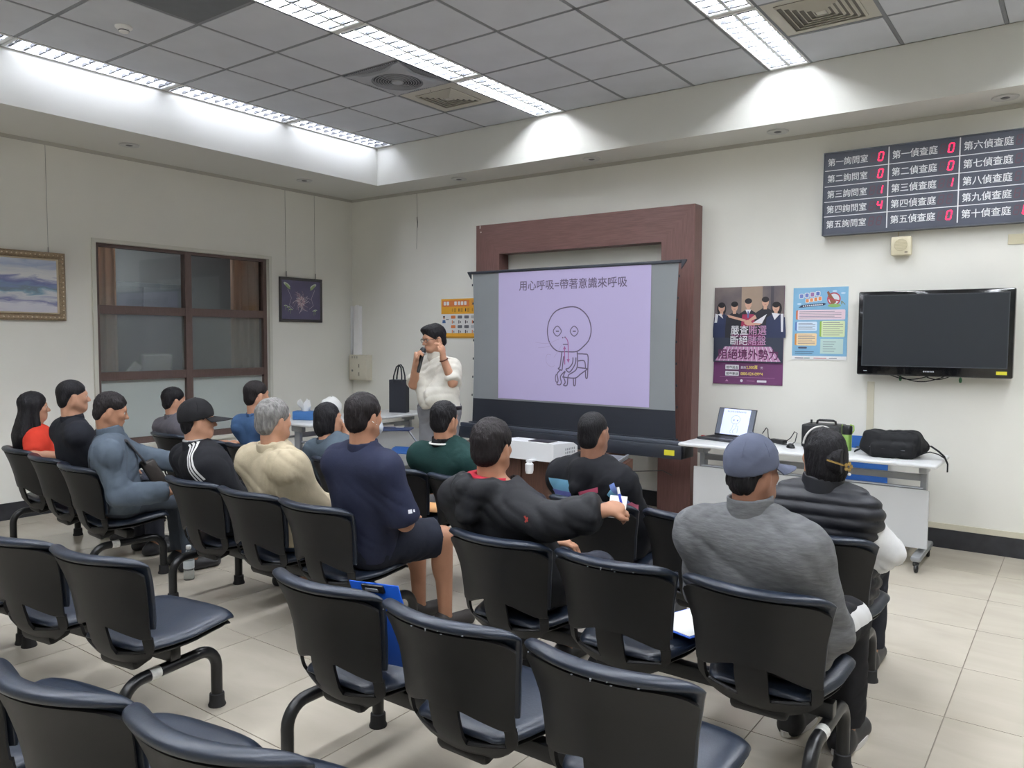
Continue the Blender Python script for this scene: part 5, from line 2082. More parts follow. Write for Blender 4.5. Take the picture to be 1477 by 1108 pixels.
    def _top_parent(s, F, name, m):
        s.last = F.build(name, m, s.e, s.base)
        return s.last

    def trousers(s, name, m, g=.014, part=1.0, wr=.004, seed=2, h=.009):
        pts = [s.P] + list(s.K.values()) + list(s.A.values())
        F = Field(np.min(pts, 0) - .2, np.max(pts, 0) + .2, h)
        F.cap(s.P - s.br * .055, s.P + s.br * .055, .122, .122, .04, infl=g, flat=s.bf, fs=.95)
        for sd in 'lr':
            if part < 1:
                F.cap(s.hip[sd], s.hip[sd] + (s.K[sd] - s.hip[sd]) * part, .088 + g, .078 + g, .03, cut=True)
            else:
                F.cap(s.hip[sd], s.K[sd], .087 + g, .060 + g, .03)
                F.cap(s.K[sd], s.A[sd] + (s.K[sd] - s.A[sd]) * .06, .058 + g, .046 + g, .02, cut=True)
        F.plane((0, 0, s.P[2] + .13), (0, 0, 1), .006)
        F.wrinkle(wr, 20, seed, crease=True)
        return F.build(name, m, s.e, s.base)

    def shoes(s, m, sole=None):
        for sd in 'lr':
            a = s.A[sd]
            F = Field(a - np.array([.22, .22, .12]), a + np.array([.22, .22, .06]), .008)
            fl = np.array([0, 0, 1.0])
            z0 = a[2] - .052
            b0 = np.array([a[0], a[1], z0])
            F.cap(b0 - s.toe * .045, b0 + s.toe * .15, .046, .043, .02)
            F.cap(b0 - s.toe * .03, b0 + UPZ * .03 - s.toe * .02, .045, .042, .02)
            F.plane((0, 0, .004), (0, 0, -1), .003)
            sh = F.build('shoe', m, s.e, s.base)
            if sole:
                rr_ = np.cross(s.toe, UPZ)
                n_ = 18
                poly = []
                for i in range(n_):
                    t = 2 * math.pi * i / n_
                    poly.append(((.047 * math.sin(t)), .052 + .148 * math.cos(t)))
                MB().prism(poly, b0 * np.array([1, 1, 0]) + UPZ * .003 - s.base, rr_, s.toe, UPZ, .022).build('sole', sole, sh)

    # ---- hair
    def hair(s, m, kind='short', seed=3, vol=.0, h=.006, tuft=.0025):
        hs = s.hs
        R = s.hR()
        ext = .22 if kind in ('short', 'buzz', 'part') else .34
        lo, hi = s.H - ext, s.H + .2
        if kind == 'long':
            lo = s.H - np.array([.30, .30, .62])
            hi = s.H + .22
        F = Field(lo, hi, h)
        v = vol
        F.ell(s.hp(0, -.013, .038), R, np.array((.081 + v, .101 + v, .089 + v)) * hs, .01)
        if kind in ('short', 'part', 'buzz'):
            F.ell(s.hp(0, -.06, -.025), R, np.array((.066 + v * .5, .045 + v, .062)) * hs, .02)
            if kind == 'part':
                F.ell(s.hp(.01, .045, .085), R, np.array((.070, .055, .034)) * hs, .02)
            F.wrinkle(tuft, 260, seed, stretch=(1, 1, .35))
            n = s.hf * .86 - s.hu
            F.plane(s.hp(0, -.09, -.108), n, .008)
            F.ell(s.hp(0, .115, -.02), R, np.array((.064, .062, .085)) * hs, .012, 'sub')
            for sg in (-1, 1):
                F.ell(s.hp(sg * .085, .0, -.018), R, np.array((.02, .026, .036)) * hs, .01, 'sub')
        elif kind == 'bob':
            F.ell(s.hp(0, -.045, -.045), R, np.array((.085 + v, .070 + v, .100)) * hs, .03)
            for sg in (-1, 1):
                F.cap(s.hp(sg * .072, -.005, .03), s.hp(sg * .074, -.01, -.09), .026 * hs, .018 * hs, .025)
            F.wrinkle(tuft, 190, seed, stretch=(1, 1, .3))
            F.ell(s.hp(0, .125, -.035), R, np.array((.062, .075, .100)) * hs, .012, 'sub')
        elif kind == 'long':
            bk = -s.hf
            F.cap(s.hp(0, -.05, .0), s.hp(0, -.085, -.22), .090 * hs, .130 * hs, .03, flat=s.hf, fs=.55)
            F.cap(s.hp(0, -.085, -.22), s.hp(-.01, -.105, -.46), .128 * hs, .07 * hs, .03, flat=s.hf, fs=.5)
            for sg in (-1, 1):
                F.cap(s.hp(sg * .070, .0, .03), s.hp(sg * .088, .01, -.20), .026 * hs, .030 * hs, .03)
            F.wrinkle(.003, 170, seed, stretch=(1, 1, .12))
            F.ell(s.hp(0, .120, -.04), R, np.array((.058, .075, .11)) * hs, .012, 'sub')
        for sg in (-1, 1):
            F.cap(s.hp(sg * .016, .089, .022), s.hp(sg * .044, .080, .024), .0045, .0035, .003)
        return F.build('hair', m, s.e, s.base)

    def cap_hat(s, m, brim_m, band=None):
        hs = s.hs
        R = s.hR()
        F = Field(s.H - .2, s.H + .22, .006)
        F.ell(s.hp(0, -.012, .040), R, np.array((.089, .109, .100)) * hs, .01)
        F.cap(s.hp(0, -.012, .02), s.hp(0, -.012, .05), .092 * hs, .085 * hs, .03, flat=s.hr, fs=.86)
        F.plane(s.hp(0, 0, .012), -s.hu + s.hf * .22, .004)
        F.wrinkle(.0012, 60, 8)
        c = F.build('cap', m, s.e, s.base)
        # brim: bowed plate
        nu, nv = 15, 7
        P = []
        for i in range(nu):
            a = math.radians(-64 + 128 * i / (nu - 1))
            col = []
            for j in range(nv):
                t = j / (nv - 1)
                rr_ = .084 + .014 * math.cos(a) + t * (.115 * max(.12, math.cos(a)) ** .6)
                x = math.sin(a) * (.084 + t * .010)
                y = -.004 + math.cos(a) * rr_ * 1.02
                z = .022 - .020 * t - .10 * x * x / .08 * (.5 + t * .5) * 1.0
                col.append(s.hp(x, y, z) - s.base)
            P.append(col)
        P = np.array(P)
        Fs = [(i * nv + j, (i + 1) * nv + j, (i + 1) * nv + j + 1, i * nv + j + 1) for i in range(nu - 1) for j in range(nv - 1)]
        v, f = thick(P.reshape(-1, 3), Fs, .004)
        MB().add(v, f).build('brim', brim_m, c)
        MB().lathe([(.009, 0), (.008, .004), (0, .006)], s.hp(0, -.012, .143) - s.base, 10).build('button', m, c)
        for k in range(6):
            a = math.radians(30 + 60 * k)
            pts = []
            for t in np.linspace(.12, 1.30, 9):
                pts.append(s.hp(.0915 * math.sin(t) * math.sin(a), -.012 + .1115 * math.sin(t) * math.cos(a), .040 + .1020 * math.cos(t)) - s.base)
            MB().tube(pts, .0022, 5).build('seam', m, c)
        return c


def seated(base, head, hyaw, byaw, label, skin=0, pitch=0.0, hs=.92, lean=-.02, sw=.17, cyaw=None, knee_sp=.10, bulge=.0, ph=.535):
    p = Person(base, label, skin, hs)
    hf = heading(hyaw)
    p.set_head(head, hf + UPZ * math.tan(math.radians(-pitch)))
    bf = heading(byaw)
    pel = np.array([base[0], base[1], ph]) + bf * lean
    p.spine(pel, bf, heading(byaw if cyaw is None else cyaw), sw, neckback=.012, bulge=bulge)
    br = p.br
    kn = [pel + bf * .40 + br * knee_sp - UPZ * .03, pel + bf * .40 - br * knee_sp - UPZ * .03]
    an = [k + bf * .02 - UPZ * (k[2] - .085) for k in kn]
    p.legs(kn, an)
    p.arm('r', p.Sh['r'] + p.cr * .045 - UPZ * .22 + p.cf * .14, pel + bf * .26 + br * .07 + UPZ * .09)
    p.arm('l', p.Sh['l'] - p.cr * .045 - UPZ * .22 + p.cf * .14, pel + bf * .26 - br * .07 + UPZ * .09)
    return p
# ------------------------------------------------------------------ individual people
M_jean = cloth('dark_trousers', '2b2d35')
M_shoe = mat('dark_shoe', '242426', .5)
M_sole = mat('white_sole', 'd5d3cf', .6)
M_navyp = cloth('navy_trousers', '2a3040')


def dress(p, top, trs, shoe=M_shoe, hk=None, sole=None):
    p.body(hk)
    p.trousers('trousers', trs)
    p.shoes(shoe, sole)


# 1 woman in red at the far left
p = seated((1.27, -4.00), (1.17, -4.11, 1.036), 14, 6, 'woman with long black hair in a red top at the far left end', 0, hs=.90, sw=.15, cyaw=12)
p.tw = .88
p.arm('r', p.Sh['r'] - UPZ * .085 - p.cf * .04 + p.cr * .12, p.Sh['r'] - UPZ * .10 + p.cf * .17 + p.cr * .15)
dress(p, None, M_jean)
p.top('red_top', cloth('red_knit', 'c23a2a'), .010, .46, seed=11)
p.hair(M_hairb, 'long', vol=.004)

# 2 man in black t-shirt
p = seated((1.82, -4.05), (1.88, -4.16, 1.15), 12, 8, 'man with cropped hair in a plain black t-shirt beside the red-top woman', 0)
dress(p, None, M_jean)
p.top('t_shirt', cloth('black_cotton', '1d1f25'), .012, .5, seed=12, collar=(.058, .022, .008))
p.hair(M_hairb, 'buzz', vol=-.003, tuft=.001)

# 3 man in denim jacket with a satchel
p = seated((2.36, -4.10), (2.478, -4.21, 1.098), 26, 10, 'man in a grey-blue denim jacket with a dark shoulder strap', 1, pitch=14, cyaw=30)
p.arm('r', p.Sh['r'] + p.cr * .02 - UPZ * .26 + p.cf * .06, p.Sh['r'] + p.cf * .34 - UPZ * .25 + p.cr * .02)
p.arm('l', p.Sh['l'] + p.cf * .24 - UPZ * .10 - p.cr * .02, p.Sh['l'] + p.cf * .48 - UPZ * .16 - p.cr * .0)
dress(p, None, cloth('blue_grey_trousers', '484f59'))
st_ = nrm(UPZ + .22 * p.cr)
M_den = patch_mat('denim', '515b66', [(p.Ch - p.base - p.cf * .08 + p.cr * .035, nrm(p.cr - .22 * UPZ), .019, st_, .34, -p.cf, '26262a')], bump=.3, var=.14)
tp = p.top('denim_jacket', M_den, .022, 1.0, seed=13, wr=.006, collar=(.062, .045, .012), cuff=.008)
MB().tube([p.N + p.cr * .055 - UPZ * .005 - p.base, p.N + p.cr * .075 + p.cf * .10 - UPZ * .03 - p.base, p.Ch + p.cf * .17 + p.cr * .04 - p.base, p.P + p.bf * .2 + UPZ * .16 - p.base], .020, 8, flat=.25).build('shoulder_strap', mat('dark_strap', '26262a', .7), tp)
p.hair(M_haird, 'short', vol=-.001)
sat = empty('satchel', (p.P[0] + .22 * p.bf[0], p.P[1] + .22 * p.bf[1], .60), math.radians(-24), 'dark brown leather satchel resting on the denim-jacket man\'s lap', 'bag')
M_lea = mat('dark_leather', '2d2824', .45, var=.15, vscale=20)
MB().box((0, 0, .07), (.30, .09, .20), EUL(.5, 0, 0), .02).build('body', M_lea, sat)
MB().box((0, -.045, .095), (.30, .02, .15), EUL(.5, 0, 0), .008).build('flap', M_lea, sat)
MB().box((.05, -.075, .05), (.04, .01, .02), EUL(.5, 0, 0), .003).build('buckle', M_alu, sat)


def sheet_paper(name, loc, rz, tilt, w, h, label, m=M_paper, roll=0.0, cat='paper'):
    o = MB().box((0, 0, 0), (w, h, .004)).build(name, m, None, loc, smooth=False)
    o.rotation_euler = (tilt, roll, rz)
    return tag(o, label, cat)


wl_ = p.Wl + nrm(p.Wl - p.El) * .10
sheet_paper('handout', (wl_[0] + .02, wl_[1] + .02, wl_[2] - .03), -.5, .35, .21, .28, 'white handout held in the denim-jacket man\'s far hand')

# 4 man in grey shirt in the front row
p = seated((1.26, -2.90), (1.13, -3.01, 1.017), 12, 5, 'man in a dark grey collared shirt in the front row by the window', 0, hs=.90)
dress(p, None, M_jean)
p.top('grey_shirt', cloth('dark_grey_cotton', '5a585e'), .014, .5, seed=14, collar=(.058, .030, .008))
p.hair(M_hairb, 'short', vol=.002)

# 5 man in blue t-shirt
p = seated((2.30, -2.90), (2.256, -3.01, 1.113), 6, 2, 'man in a slate-blue t-shirt in the front row before the window frame', 0)
dress(p, None, M_jean)
p.top('t_shirt', cloth('slate_blue_cotton', '3d587c'), .013, .5, seed=15, collar=(.058, .018, .008))
p.hair(M_haird, 'buzz', vol=-.002, tuft=.001)

# 6 man in black track jacket and cap
p = seated((3.29, -3.94), (3.15, -4.05, 1.066), 22, 10, 'man in a black cap and black track jacket with three white stripes', 0, cyaw=14)
dress(p, None, M_jean)
b0 = p.base
a_ = nrm(p.Er - p.Sh['r'])
acr = nrm(np.cross(a_, p.cr))
stripes = []
top_o = p.Sh['r'] + UPZ * .05 - p.cr * .03
dirs = nrm(p.Sh['r'] - p.N + np.array([0, 0, -.12]))
acs = nrm(np.cross(dirs, nrm(-p.cf + UPZ * .8)))
for q in (-1, 0, 1):
    o_ = p.Sh['r'] - p.cf * .045 + acs * (.022 * q)
    stripes.append((o_ - b0, acs, .0068, dirs, .16, nrm(-p.cf + UPZ), 'e4e4e2'))
p.top('track_jacket', patch_mat('black_tracksuit', '191a1e', stripes, bump=.2), .020, 1.0, seed=16, wr=.005, collar=(.064, .035, .010))
F_ = Field(p.N - .13, p.N + .16, .0065)
ax = nrm(p.hp(0, -.02, -.06) - p.N)
F_.cap(p.N - ax * .03, p.N + ax * .052, .071, .068, .006, cut=True)
F_.cap(p.N - ax * .06, p.N + ax * .12, .0615, .0615, .004, 'sub')
F_.build('inner_collar', cloth('light_grey_cotton', 'a7a8aa'), p.e, p.base)
p.hair(M_hairb, 'short', vol=-.004)
M_bcap = cloth('black_cap_cloth', '1b1b1d')
p.cap_hat(M_bcap, M_bcap)

# 7 grey-haired man in beige jacket
p = seated((3.83, -3.92), (3.827, -4.03, 1.114), 0, 6, 'grey-haired man in a loose beige jacket seen from behind', 0, sw=.19)
p.arm('r', p.Sh['r'] + p.cr * .05 - UPZ * .23 + p.cf * .14, p.P + p.bf * .32 + p.br * .15 + UPZ * .12)
dress(p, None, cloth('blue_jeans', '3a4a62'))
p.top('beige_jacket', cloth('beige_poplin', 'b7ab92', bump=.3), .026, 1.0, seed=17, wr=.008, fr=20, collar=(.066, .030, .014), cuff=.006)
p.hair(M_hairg, 'short', vol=.004, tuft=.003)
wl_ = p.Wr + nrm(p.Wr - p.Er) * .09
sheet_paper('handout', (wl_[0] + .03, wl_[1] + .03, wl_[2] - .01), -.3, .25, .21, .29, 'white handout in the beige-jacket man\'s right hand')

# 8 man in navy t-shirt and black shorts
p = seated((4.37, -3.90), (4.49, -4.01, 1.175), -4, 12, 'man in a navy t-shirt and black shorts with bare calves', 1, sw=.165, cyaw=2, knee_sp=.12, lean=.0)
p.arm('r', p.Sh['r'] + p.cr * .04 - UPZ * .26 + p.cf * .09, p.P + p.bf * .22 + p.br * .08 + UPZ * .10)
p.body()
p.trousers('shorts', cloth('black_nylon', '1c1f29'), .024, .86, seed=4)
p.shoes(mat('dark_sandal', '2a2624', .6))
lab = p.Sh['r'] + (p.Er - p.Sh['r']) * .74 + p.cr * .05
pt = [(lab - p.base + p.cf * -.012, p.cf, .011, UPZ, .009, p.cr, 'e2e2e2'), (lab - p.base + p.cf * .012, p.cf, .005, UPZ, .006, p.cr, 'e2e2e2')]
p.top('t_shirt', patch_mat('navy_cotton', '23273a', pt, bump=.25), .020, .5, seed=18, wr=.006, fr=18, collar=(.060, .024, .010), belly=.03)
p.hair(M_haird, 'short', vol=.003)
fm = Field(p.H - .16, p.H + .16, .0055)
fm.ell(p.hp(0, .066, -.062), p.hR(), np.array((.060, .052, .050)) * p.hs, .01)
fm.plane(p.hp(0, .03, 0), -p.hf, .003)
mk = fm.build('face_mask', mat('pale_mask', 'c4ccd6', .8), p.e, p.base)
for sg in (-1, 1):
    MB().tube([p.hp(sg * .058, .045, -.05) - p.base, p.hp(sg * .080, .0, -.035) - p.base, p.hp(sg * .084, -.028, -.02) - p.base], .0018, 5).build('ear_loop', M_paper, mk)

# 9 woman with tied dark hair
p = seated((3.35, -2.95), (3.12, -3.06, 1.0), 14, 10, 'dark-haired person in a slate t-shirt resting a hand by the chin', 0, hs=.91, sw=.15)
p.arm('r', p.Sh['r'] + p.cr * .03 - UPZ * .20 + p.cf * .16, p.hp(.03, .13, -.14))
dress(p, None, M_navyp, hk={'r': dict(curl=.9, palm=-p.cf)})
p.top('t_shirt', cloth('slate_cotton', '4a555f'), .013, .5, seed=19, collar=(.062, .012, .010), neck=.066)
p.hair(M_hairb, 'bob', vol=-.004)

# 10 man in green polo
p = seated((4.39, -2.95), (4.17, -3.06, 1.062), -6, 2, 'man in a dark green polo with a white-lined collar', 1, sw=.185)
p.arm('r', p.Sh['r'] + p.cr * .09 - UPZ * .22 + p.cf * .10, p.P + p.bf * .22 + p.br * .06 + UPZ * .09)
dress(p, None, M_jean)
tp = p.top('polo_shirt', cloth('dark_green_pique', '16302e'), .018, .5, seed=20, collar=(.060, .040, .008, cloth('black_rib', '1a1a1c')))
ax = nrm(p.hp(0, -.02, -.06) - p.N)
r_, f_, _u = frame_from(p.cf)
ring_ = [p.N + ax * .012 + .080 * (r_ * math.cos(a) + f_ * math.sin(a)) - p.base for a in np.linspace(math.radians(190), math.radians(350), 16)]
MB().tube(ring_, .006, 6).build('collar_stripe', M_paper, tp)
p.hair(M_hairb, 'short', vol=.001)

# 11 person in black hooded jacket, arm along the next seat back
p = seated((5.38, -3.89), (5.26, -4.0, 1.096), -6, 4, 'sitter in a black jacket with red lining, arm over the next seat', 1, sw=.185, cyaw=10, hs=.95)
p.arm('r', np.array([5.60, -4.07, .835]), np.array([5.80, -4.01, .895]))
dress(p, None, M_jean, hk={'r': dict(curl=.95, palm=(-.3, 0.4, -1), dirv=(.35, .55, .1))})
M_bj = None


def hood11(F):
    F.cap(p.N - p.cf * .06 - p.cr * .085 + UPZ * .0, p.N - p.cf * .115 - UPZ * .02, .045, .05, .03)
    F.cap(p.N - p.cf * .06 + p.cr * .085 + UPZ * .0, p.N - p.cf * .115 - UPZ * .02, .045, .05, .03)
    F.cap(p.N - p.cf * .10 - UPZ * .02, p.N - p.cf * .13 - UPZ * .10, .07, .05, .03)


el = p.Sh['r'] + (p.Er - p.Sh['r']) * .62
pt = [(el - p.base + np.array([.0, -.06, .01]), nrm((1, 0, .9)), .004, nrm((-.9, 0, 1)), .013, (0, -1, 0), 'a8433a'),
      (el - p.base + np.array([.002, -.06, .006]), nrm((1, 0, -.6)), .004, nrm((.6, 0, 1)), .012, (0, -1, 0), 'a8433a')]
p.top('hooded_jacket', patch_mat('black_shell_fabric', '1d1e21', pt, rough=.6, bump=.2), .030, 1.0, seed=21, wr=.007, fr=20, hood=hood11, cuff=.012, neck=.112)
F_ = Field(p.N - .16, p.N + .16, .0065)
F_.cap(p.N - UPZ * .05 - p.cf * .02 - p.cr * .01, p.N + UPZ * .040 - p.cf * .015, .128, .084, .01, cut=True)
F_.cap(p.N - UPZ * .08, p.N + UPZ * .12, .060, .060, .004, 'sub')
F_.plane(p.N - UPZ * .03, (0, 0, -1), .004)
F_.build('red_lining', cloth('red_cotton', 'a82a3a'), p.e, p.base)
p.hair(M_haird, 'short', vol=.006, tuft=.003)
pn = empty('pen', tuple(p.Wr + np.array([.055, .075, -.03])), 0, 'blue and white pen in the black-jacket sitter\'s hand', 'pen')
MB().tube([(0, 0, 0), (-.03, .012, .085)], .005, 8).build('barrel', mat('blue_pen', '2a3fae', .35), pn)
MB().tube([(-.03, .012, .085), (-.038, .015, .110)], .0055, 8).build('cap', M_white, pn)
sheet_paper('handout', (5.80, -3.89, .89), .2, 1.1, .07, .09, 'small white slip behind the black-jacket sitter\'s hand')

# 12 boy in printed hoodie
p = seated((5.32, -3.05), (5.262, -3.16, 1.072), 2, 4, 'close-cropped boy in a black hoodie with blue and pink panels', 2, sw=.175, cyaw=6)
p.arm('l', p.Sh['l'] - p.cr * .05 - UPZ * .22 + p.cf * .12, p.P + p.bf * .24 - p.br * .06 + UPZ * .09)
p.arm('r', p.Sh['r'] + p.cr * .05 - UPZ * .22 + p.cf * .12, p.P + p.bf * .24 + p.br * .06 + UPZ * .09)
dress(p, None, M_jean)


def hood12(F):
    for sg in (-1, 1):
        F.cap(p.N + p.cr * sg * .085 + p.cf * .02 + UPZ * .01, p.N - p.cf * .085 - UPZ * .035 + p.cr * sg * .03, .034, .042, .03)
    F.cap(p.N - p.cf * .075 - UPZ * .03, p.N - p.cf * .12 - UPZ * .11, .062, .045, .03)


bk = -p.cf
sR = p.Sh['r'] - p.base
sL = p.Sh['l'] - p.base
sk = nrm(UPZ + .35 * p.cr)
pt = [(sL + p.cr * .045 - UPZ * .035 + bk * .06, nrm(p.cr + .25 * UPZ), .060, UPZ, .034, bk, '74aac8'),
      (sL + p.cr * .05 - UPZ * .082 + bk * .06, nrm(p.cr + .25 * UPZ), .062, UPZ, .020, bk, '6a6fb0'),
      (sL + p.cr * .02 - UPZ * .108 + bk * .06, nrm(p.cr - .1 * UPZ), .045, UPZ, .007, bk, 'c0507a'),
      (p.Ch - p.base + p.cr * .05 + UPZ * .03 + bk * .1, nrm(p.cr), .042, nrm(UPZ - .35 * p.cr), .013, bk, 'b8566e'),
      (sR + p.cr * .055 - UPZ * .06 + bk * .05, nrm(p.cr + .5 * UPZ), .014, nrm(UPZ - .6 * p.cr), .085, bk, '7086c0'),
      (sR + p.cr * .015 - UPZ * .04 + bk * .05, nrm(p.cr - .8 * UPZ), .018, nrm(p.cr + .8 * UPZ), .018, bk, '78b0cc'),
      (sR + p.cr * .095 - UPZ * .12 + bk * .03, nrm(p.cr + .5 * UPZ), .010, nrm(UPZ - .6 * p.cr), .045, bk, 'c46a80')]
p.top('hoodie', patch_mat('black_print_fleece', '141519', pt, bump=.15), .024, 1.0, seed=22, wr=.005, hood=hood12, neck=.066)
p.hair(M_hairb, 'buzz', vol=-.005, tuft=.0006)

# 13 man in grey sweater and grey-blue cap
p = seated((6.43, -3.89), (6.375, -4.0, 1.107), 24, 8, 'man in a grey zip sweater and grey-blue baseball cap', 2, sw=.185, cyaw=10, hs=.91)
p.arm('r', p.Sh['r'] + p.cr * .065 - UPZ * .26 + p.cf * .09, p.P + p.bf * .24 + p.br * .02 + UPZ * .15)
p.arm('l', p.Sh['l'] - p.cr * .05 - UPZ * .25 + p.cf * .10, p.P + p.bf * .26 - p.br * .02 + UPZ * .15)
p.body()
th = p.hip['r'] + (p.K['r'] - p.hip['r']) * .5 - p.base
ptt = [(th + p.br * .06 + UPZ * .03, UPZ, .028, p.bf, .5, p.br, 'd4d4d4')]
p.trousers('track_trousers', patch_mat('black_track_trousers', '1d1d20', ptt), .02)
p.shoes(mat('black_trainer', '1f1f22', .5), M_sole)
p.top('grey_sweater', cloth('grey_marl', '6d6e6f', col2='5d5e60', vscale=22, bump=.3, stretch=(1, 1, 4)), .026, 1.0, seed=23, wr=.006, fr=20, collar=(.064, .058, .010), cuff=.006)
p.hair(M_hairb, 'short', vol=-.003)
p.cap_hat(cloth('grey_blue_cap', '565b6c'), cloth('grey_blue_cap', '565b6c'))

# 14 woman in black quilted vest
p = seated((6.38, -3.05), (6.384, -3.16, 1.065), -52, 2, 'woman in a black quilted vest over a white blouse with a gold hair clip', 0, hs=.91, sw=.148, cyaw=-4)
p.arm('r', p.Sh['r'] + p.cr * .085 - UPZ * .16 + p.cf * .09, p.P + p.bf * .30 + p.br * .07 + UPZ * .12)
dress(p, None, M_jean)
p.top('white_blouse', cloth('white_cotton', 'dddedf'), .024, .72, tg=.002, seed=24, wr=.007, cuff=.012)
p.top('quilted_vest', cloth('black_nylon_quilt', '1a1c22', rough=.5, bump=.12, spec=.4), .026, no_arms=True, seed=25, wr=.003, collar=(.068, .055, .014), quilt=((0, 0.1, 1), .050, .013), h=.007)
p.hair(M_hairb, 'bob', vol=.006)
F_ = Field(p.H - .26, p.H + .1, .006)
F_.ell(p.hp(.0, -.105, -.015), p.hR(), (.055, .045, .055), .02)
F_.wrinkle(.003, 150, 5)
F_.build('hair_bun', M_hairb, p.e, p.base)
M_gc = mat('gold_clip', 'b59a62', .25, metal=.9)
hc = empty('hair_clip', (0, 0, 0), 0)
hc.parent = p.e
c0 = p.hp(-.020, -.156, -.02) - p.base
dv = nrm(p.hr * .9 - p.hu * .28)
MB().tube([c0 - dv * .075, c0 + dv * .02], .0045, 6).build('pin', M_gc, hc)
nb = -p.hf
for k in range(5):
    a = 2 * math.pi * k / 5
    MB().lathe([(0, 0), (.008, .001), (.009, .004), (.005, .007), (0, .008)], c0 + dv * .028 + .013 * (p.hr * math.cos(a) + p.hu * math.sin(a)) + nb * .004, 8, np.array(Vector((0, 0, 1)).rotation_difference(Vector(nb)).to_matrix())).build('petal', M_gc, hc)
MB().lathe([(0, -.007), (.005, -.005), (.007, 0), (.005, .005), (0, .007)], c0 + dv * .036 - p.hu * .030 + nb * .004, 10).build('pearl', mat('pearl_white', 'e6e2da', .2), hc)
MB().tube([p.hp(.092 * math.cos(a), .022, .045 + .087 * math.sin(a)) - p.base for a in np.linspace(.1, math.pi - .1, 18)], .0042, 6).build('headband', mat('pale_headband', 'c9c6c2', .3), p.e)

# 15 the speaker
p = Person((2.85, -1.66), 'standing speaker in glasses and white shirt holding a black microphone', 0, .98, False)
hf_ = nrm((-.30, -.90, -.16))
p.set_head((2.835, -1.67, 1.545), hf_)
bf = nrm((.05, -.95, 0))
p.tw = .88
p.spine((2.87, -1.64, .95), bf, bf, .150, neckback=.03, bulge=0)
TC = np.array([.67, -.74, 0])
C0 = np.array([2.85, -1.66, 0])


def off(r, z, fwd):
    return C0 + RT * np.array([1, 1, 0]) * (r + .53 * fwd) + UPZ * z + bf * fwd


p.arm('r', off(-.175, 1.165, .10), off(-.135, 1.345, .27))
p.arm('l', off(.150, 1.185, .14), off(.075, 1.395, .20))
kk = [np.array([2.87, -1.64, .50]) + p.br * .10 + bf * .02, np.array([2.87, -1.64, .50]) - p.br * .10 + bf * .02]
p.legs(kk, [k - UPZ * .415 - bf * .02 for k in kk], bf)
p.body({'r': dict(curl=1.15, palm=nrm(RT * .8 - bf * .2), dirv=(0.1, -.2, 1)), 'l': dict(curl=.75, palm=nrm(-TC * .2 - RT * .6), dirv=(-.02, .05, 1), spread=.12)}, h=.006)
p.trousers('trousers', cloth('grey_trousers', '77787c'), .02)
p.shoes(M_shoe)
tp = p.top('white_shirt', cloth('white_linen', 'cfccc2', bump=.3), .016, .5, seed=26, wr=.009, fr=26, collar=(.062, .045, .008), belly=.015, hem=.97)
F_ = Field(np.array([2.6, -1.95, .85]), np.array([3.15, -1.35, 1.1]), .008)
F_.cap(p.P - p.br * .055 + UPZ * .02, p.P + p.br * .055 + UPZ * .02, .155, .155, .03, flat=bf, fs=.85)
F_.plane((0, 0, .985), (0, 0, 1), .004)
F_.plane((0, 0, .95), (0, 0, -1), .004)
bl_ = F_.build('belt', mat('black_belt', '1c1a1a', .4), p.e, p.base)
p.hair(M_hairb, 'part', vol=.004)
M_gl = mat('dark_glasses_rim', '25201f', .3)
gl = MB()
for sg in (-1, 1):
    gl.tube([p.hp(sg * .032 + .024 * math.cos(a), .102 - .004 * abs(math.cos(a)), -.002 + .016 * math.sin(a)) - p.base for a in np.linspace(0, 2 * math.pi, 17)], .0022, 6)
    gl.tube([p.hp(sg * .056, .098, .004) - p.base, p.hp(sg * .078, .05, .004) - p.base, p.hp(sg * .083, -.005, .0) - p.base], .0022, 6)
gl.tube([p.hp(-.008, .104, .003) - p.base, p.hp(.008, .104, .003) - p.base], .0022, 6)
gl.build('glasses', M_gl, p.e)
MB().tube([p.hp(-.018, .092, -.0635) - p.base, p.hp(0, .0955, -.062) - p.base, p.hp(.018, .092, -.0635) - p.base], .0026, 6).build('lips', mat('lip_tone', '8d5a50', .5), p.e)
d_ = nrm(p.Wl - p.El)
r_, f_, _u = frame_from(d_, np.array([.3, .9, .1]))
_u = np.cross(r_, f_)
MB().tube([p.Wl - d_ * .025 + .034 * (r_ * math.cos(a) + _u * math.sin(a)) - p.base for a in np.linspace(0, 2 * math.pi, 17)], .0055, 6).build('bracelet', mat('brown_bracelet', '5a3426', .5), p.e)
mic0, mic1 = off(-.115, 1.27, .30), off(-.078, 1.475, .235)
dm = nrm(mic1 - mic0)
q_ = np.array(Vector((0, 0, 1)).rotation_difference(Vector(dm)).to_matrix())
mc = empty('microphone', tuple(mic0), 0, 'black handheld microphone held at the speaker\'s mouth', 'microphone')
MB().lathe([(0, 0), (.012, 0), (.0135, .01), (.0175, .14), (.020, .155)], (0, 0, 0), 16, q_).build('handle', M_black, mc)
MB().lathe([(.020, .155), (.025, .165), (.027, .18), (.024, .20), (.014, .212), (0, .215)], (0, 0, 0), 16, q_).build('grille', mat('mic_grille', '2c2d30', .35, metal=.6, bump=.4, bscale=700), mc)
MB().lathe([(.0258, .158), (.0265, .163), (.0258, .168)], (0, 0, 0), 16, q_).build('ring', M_alu, mc)

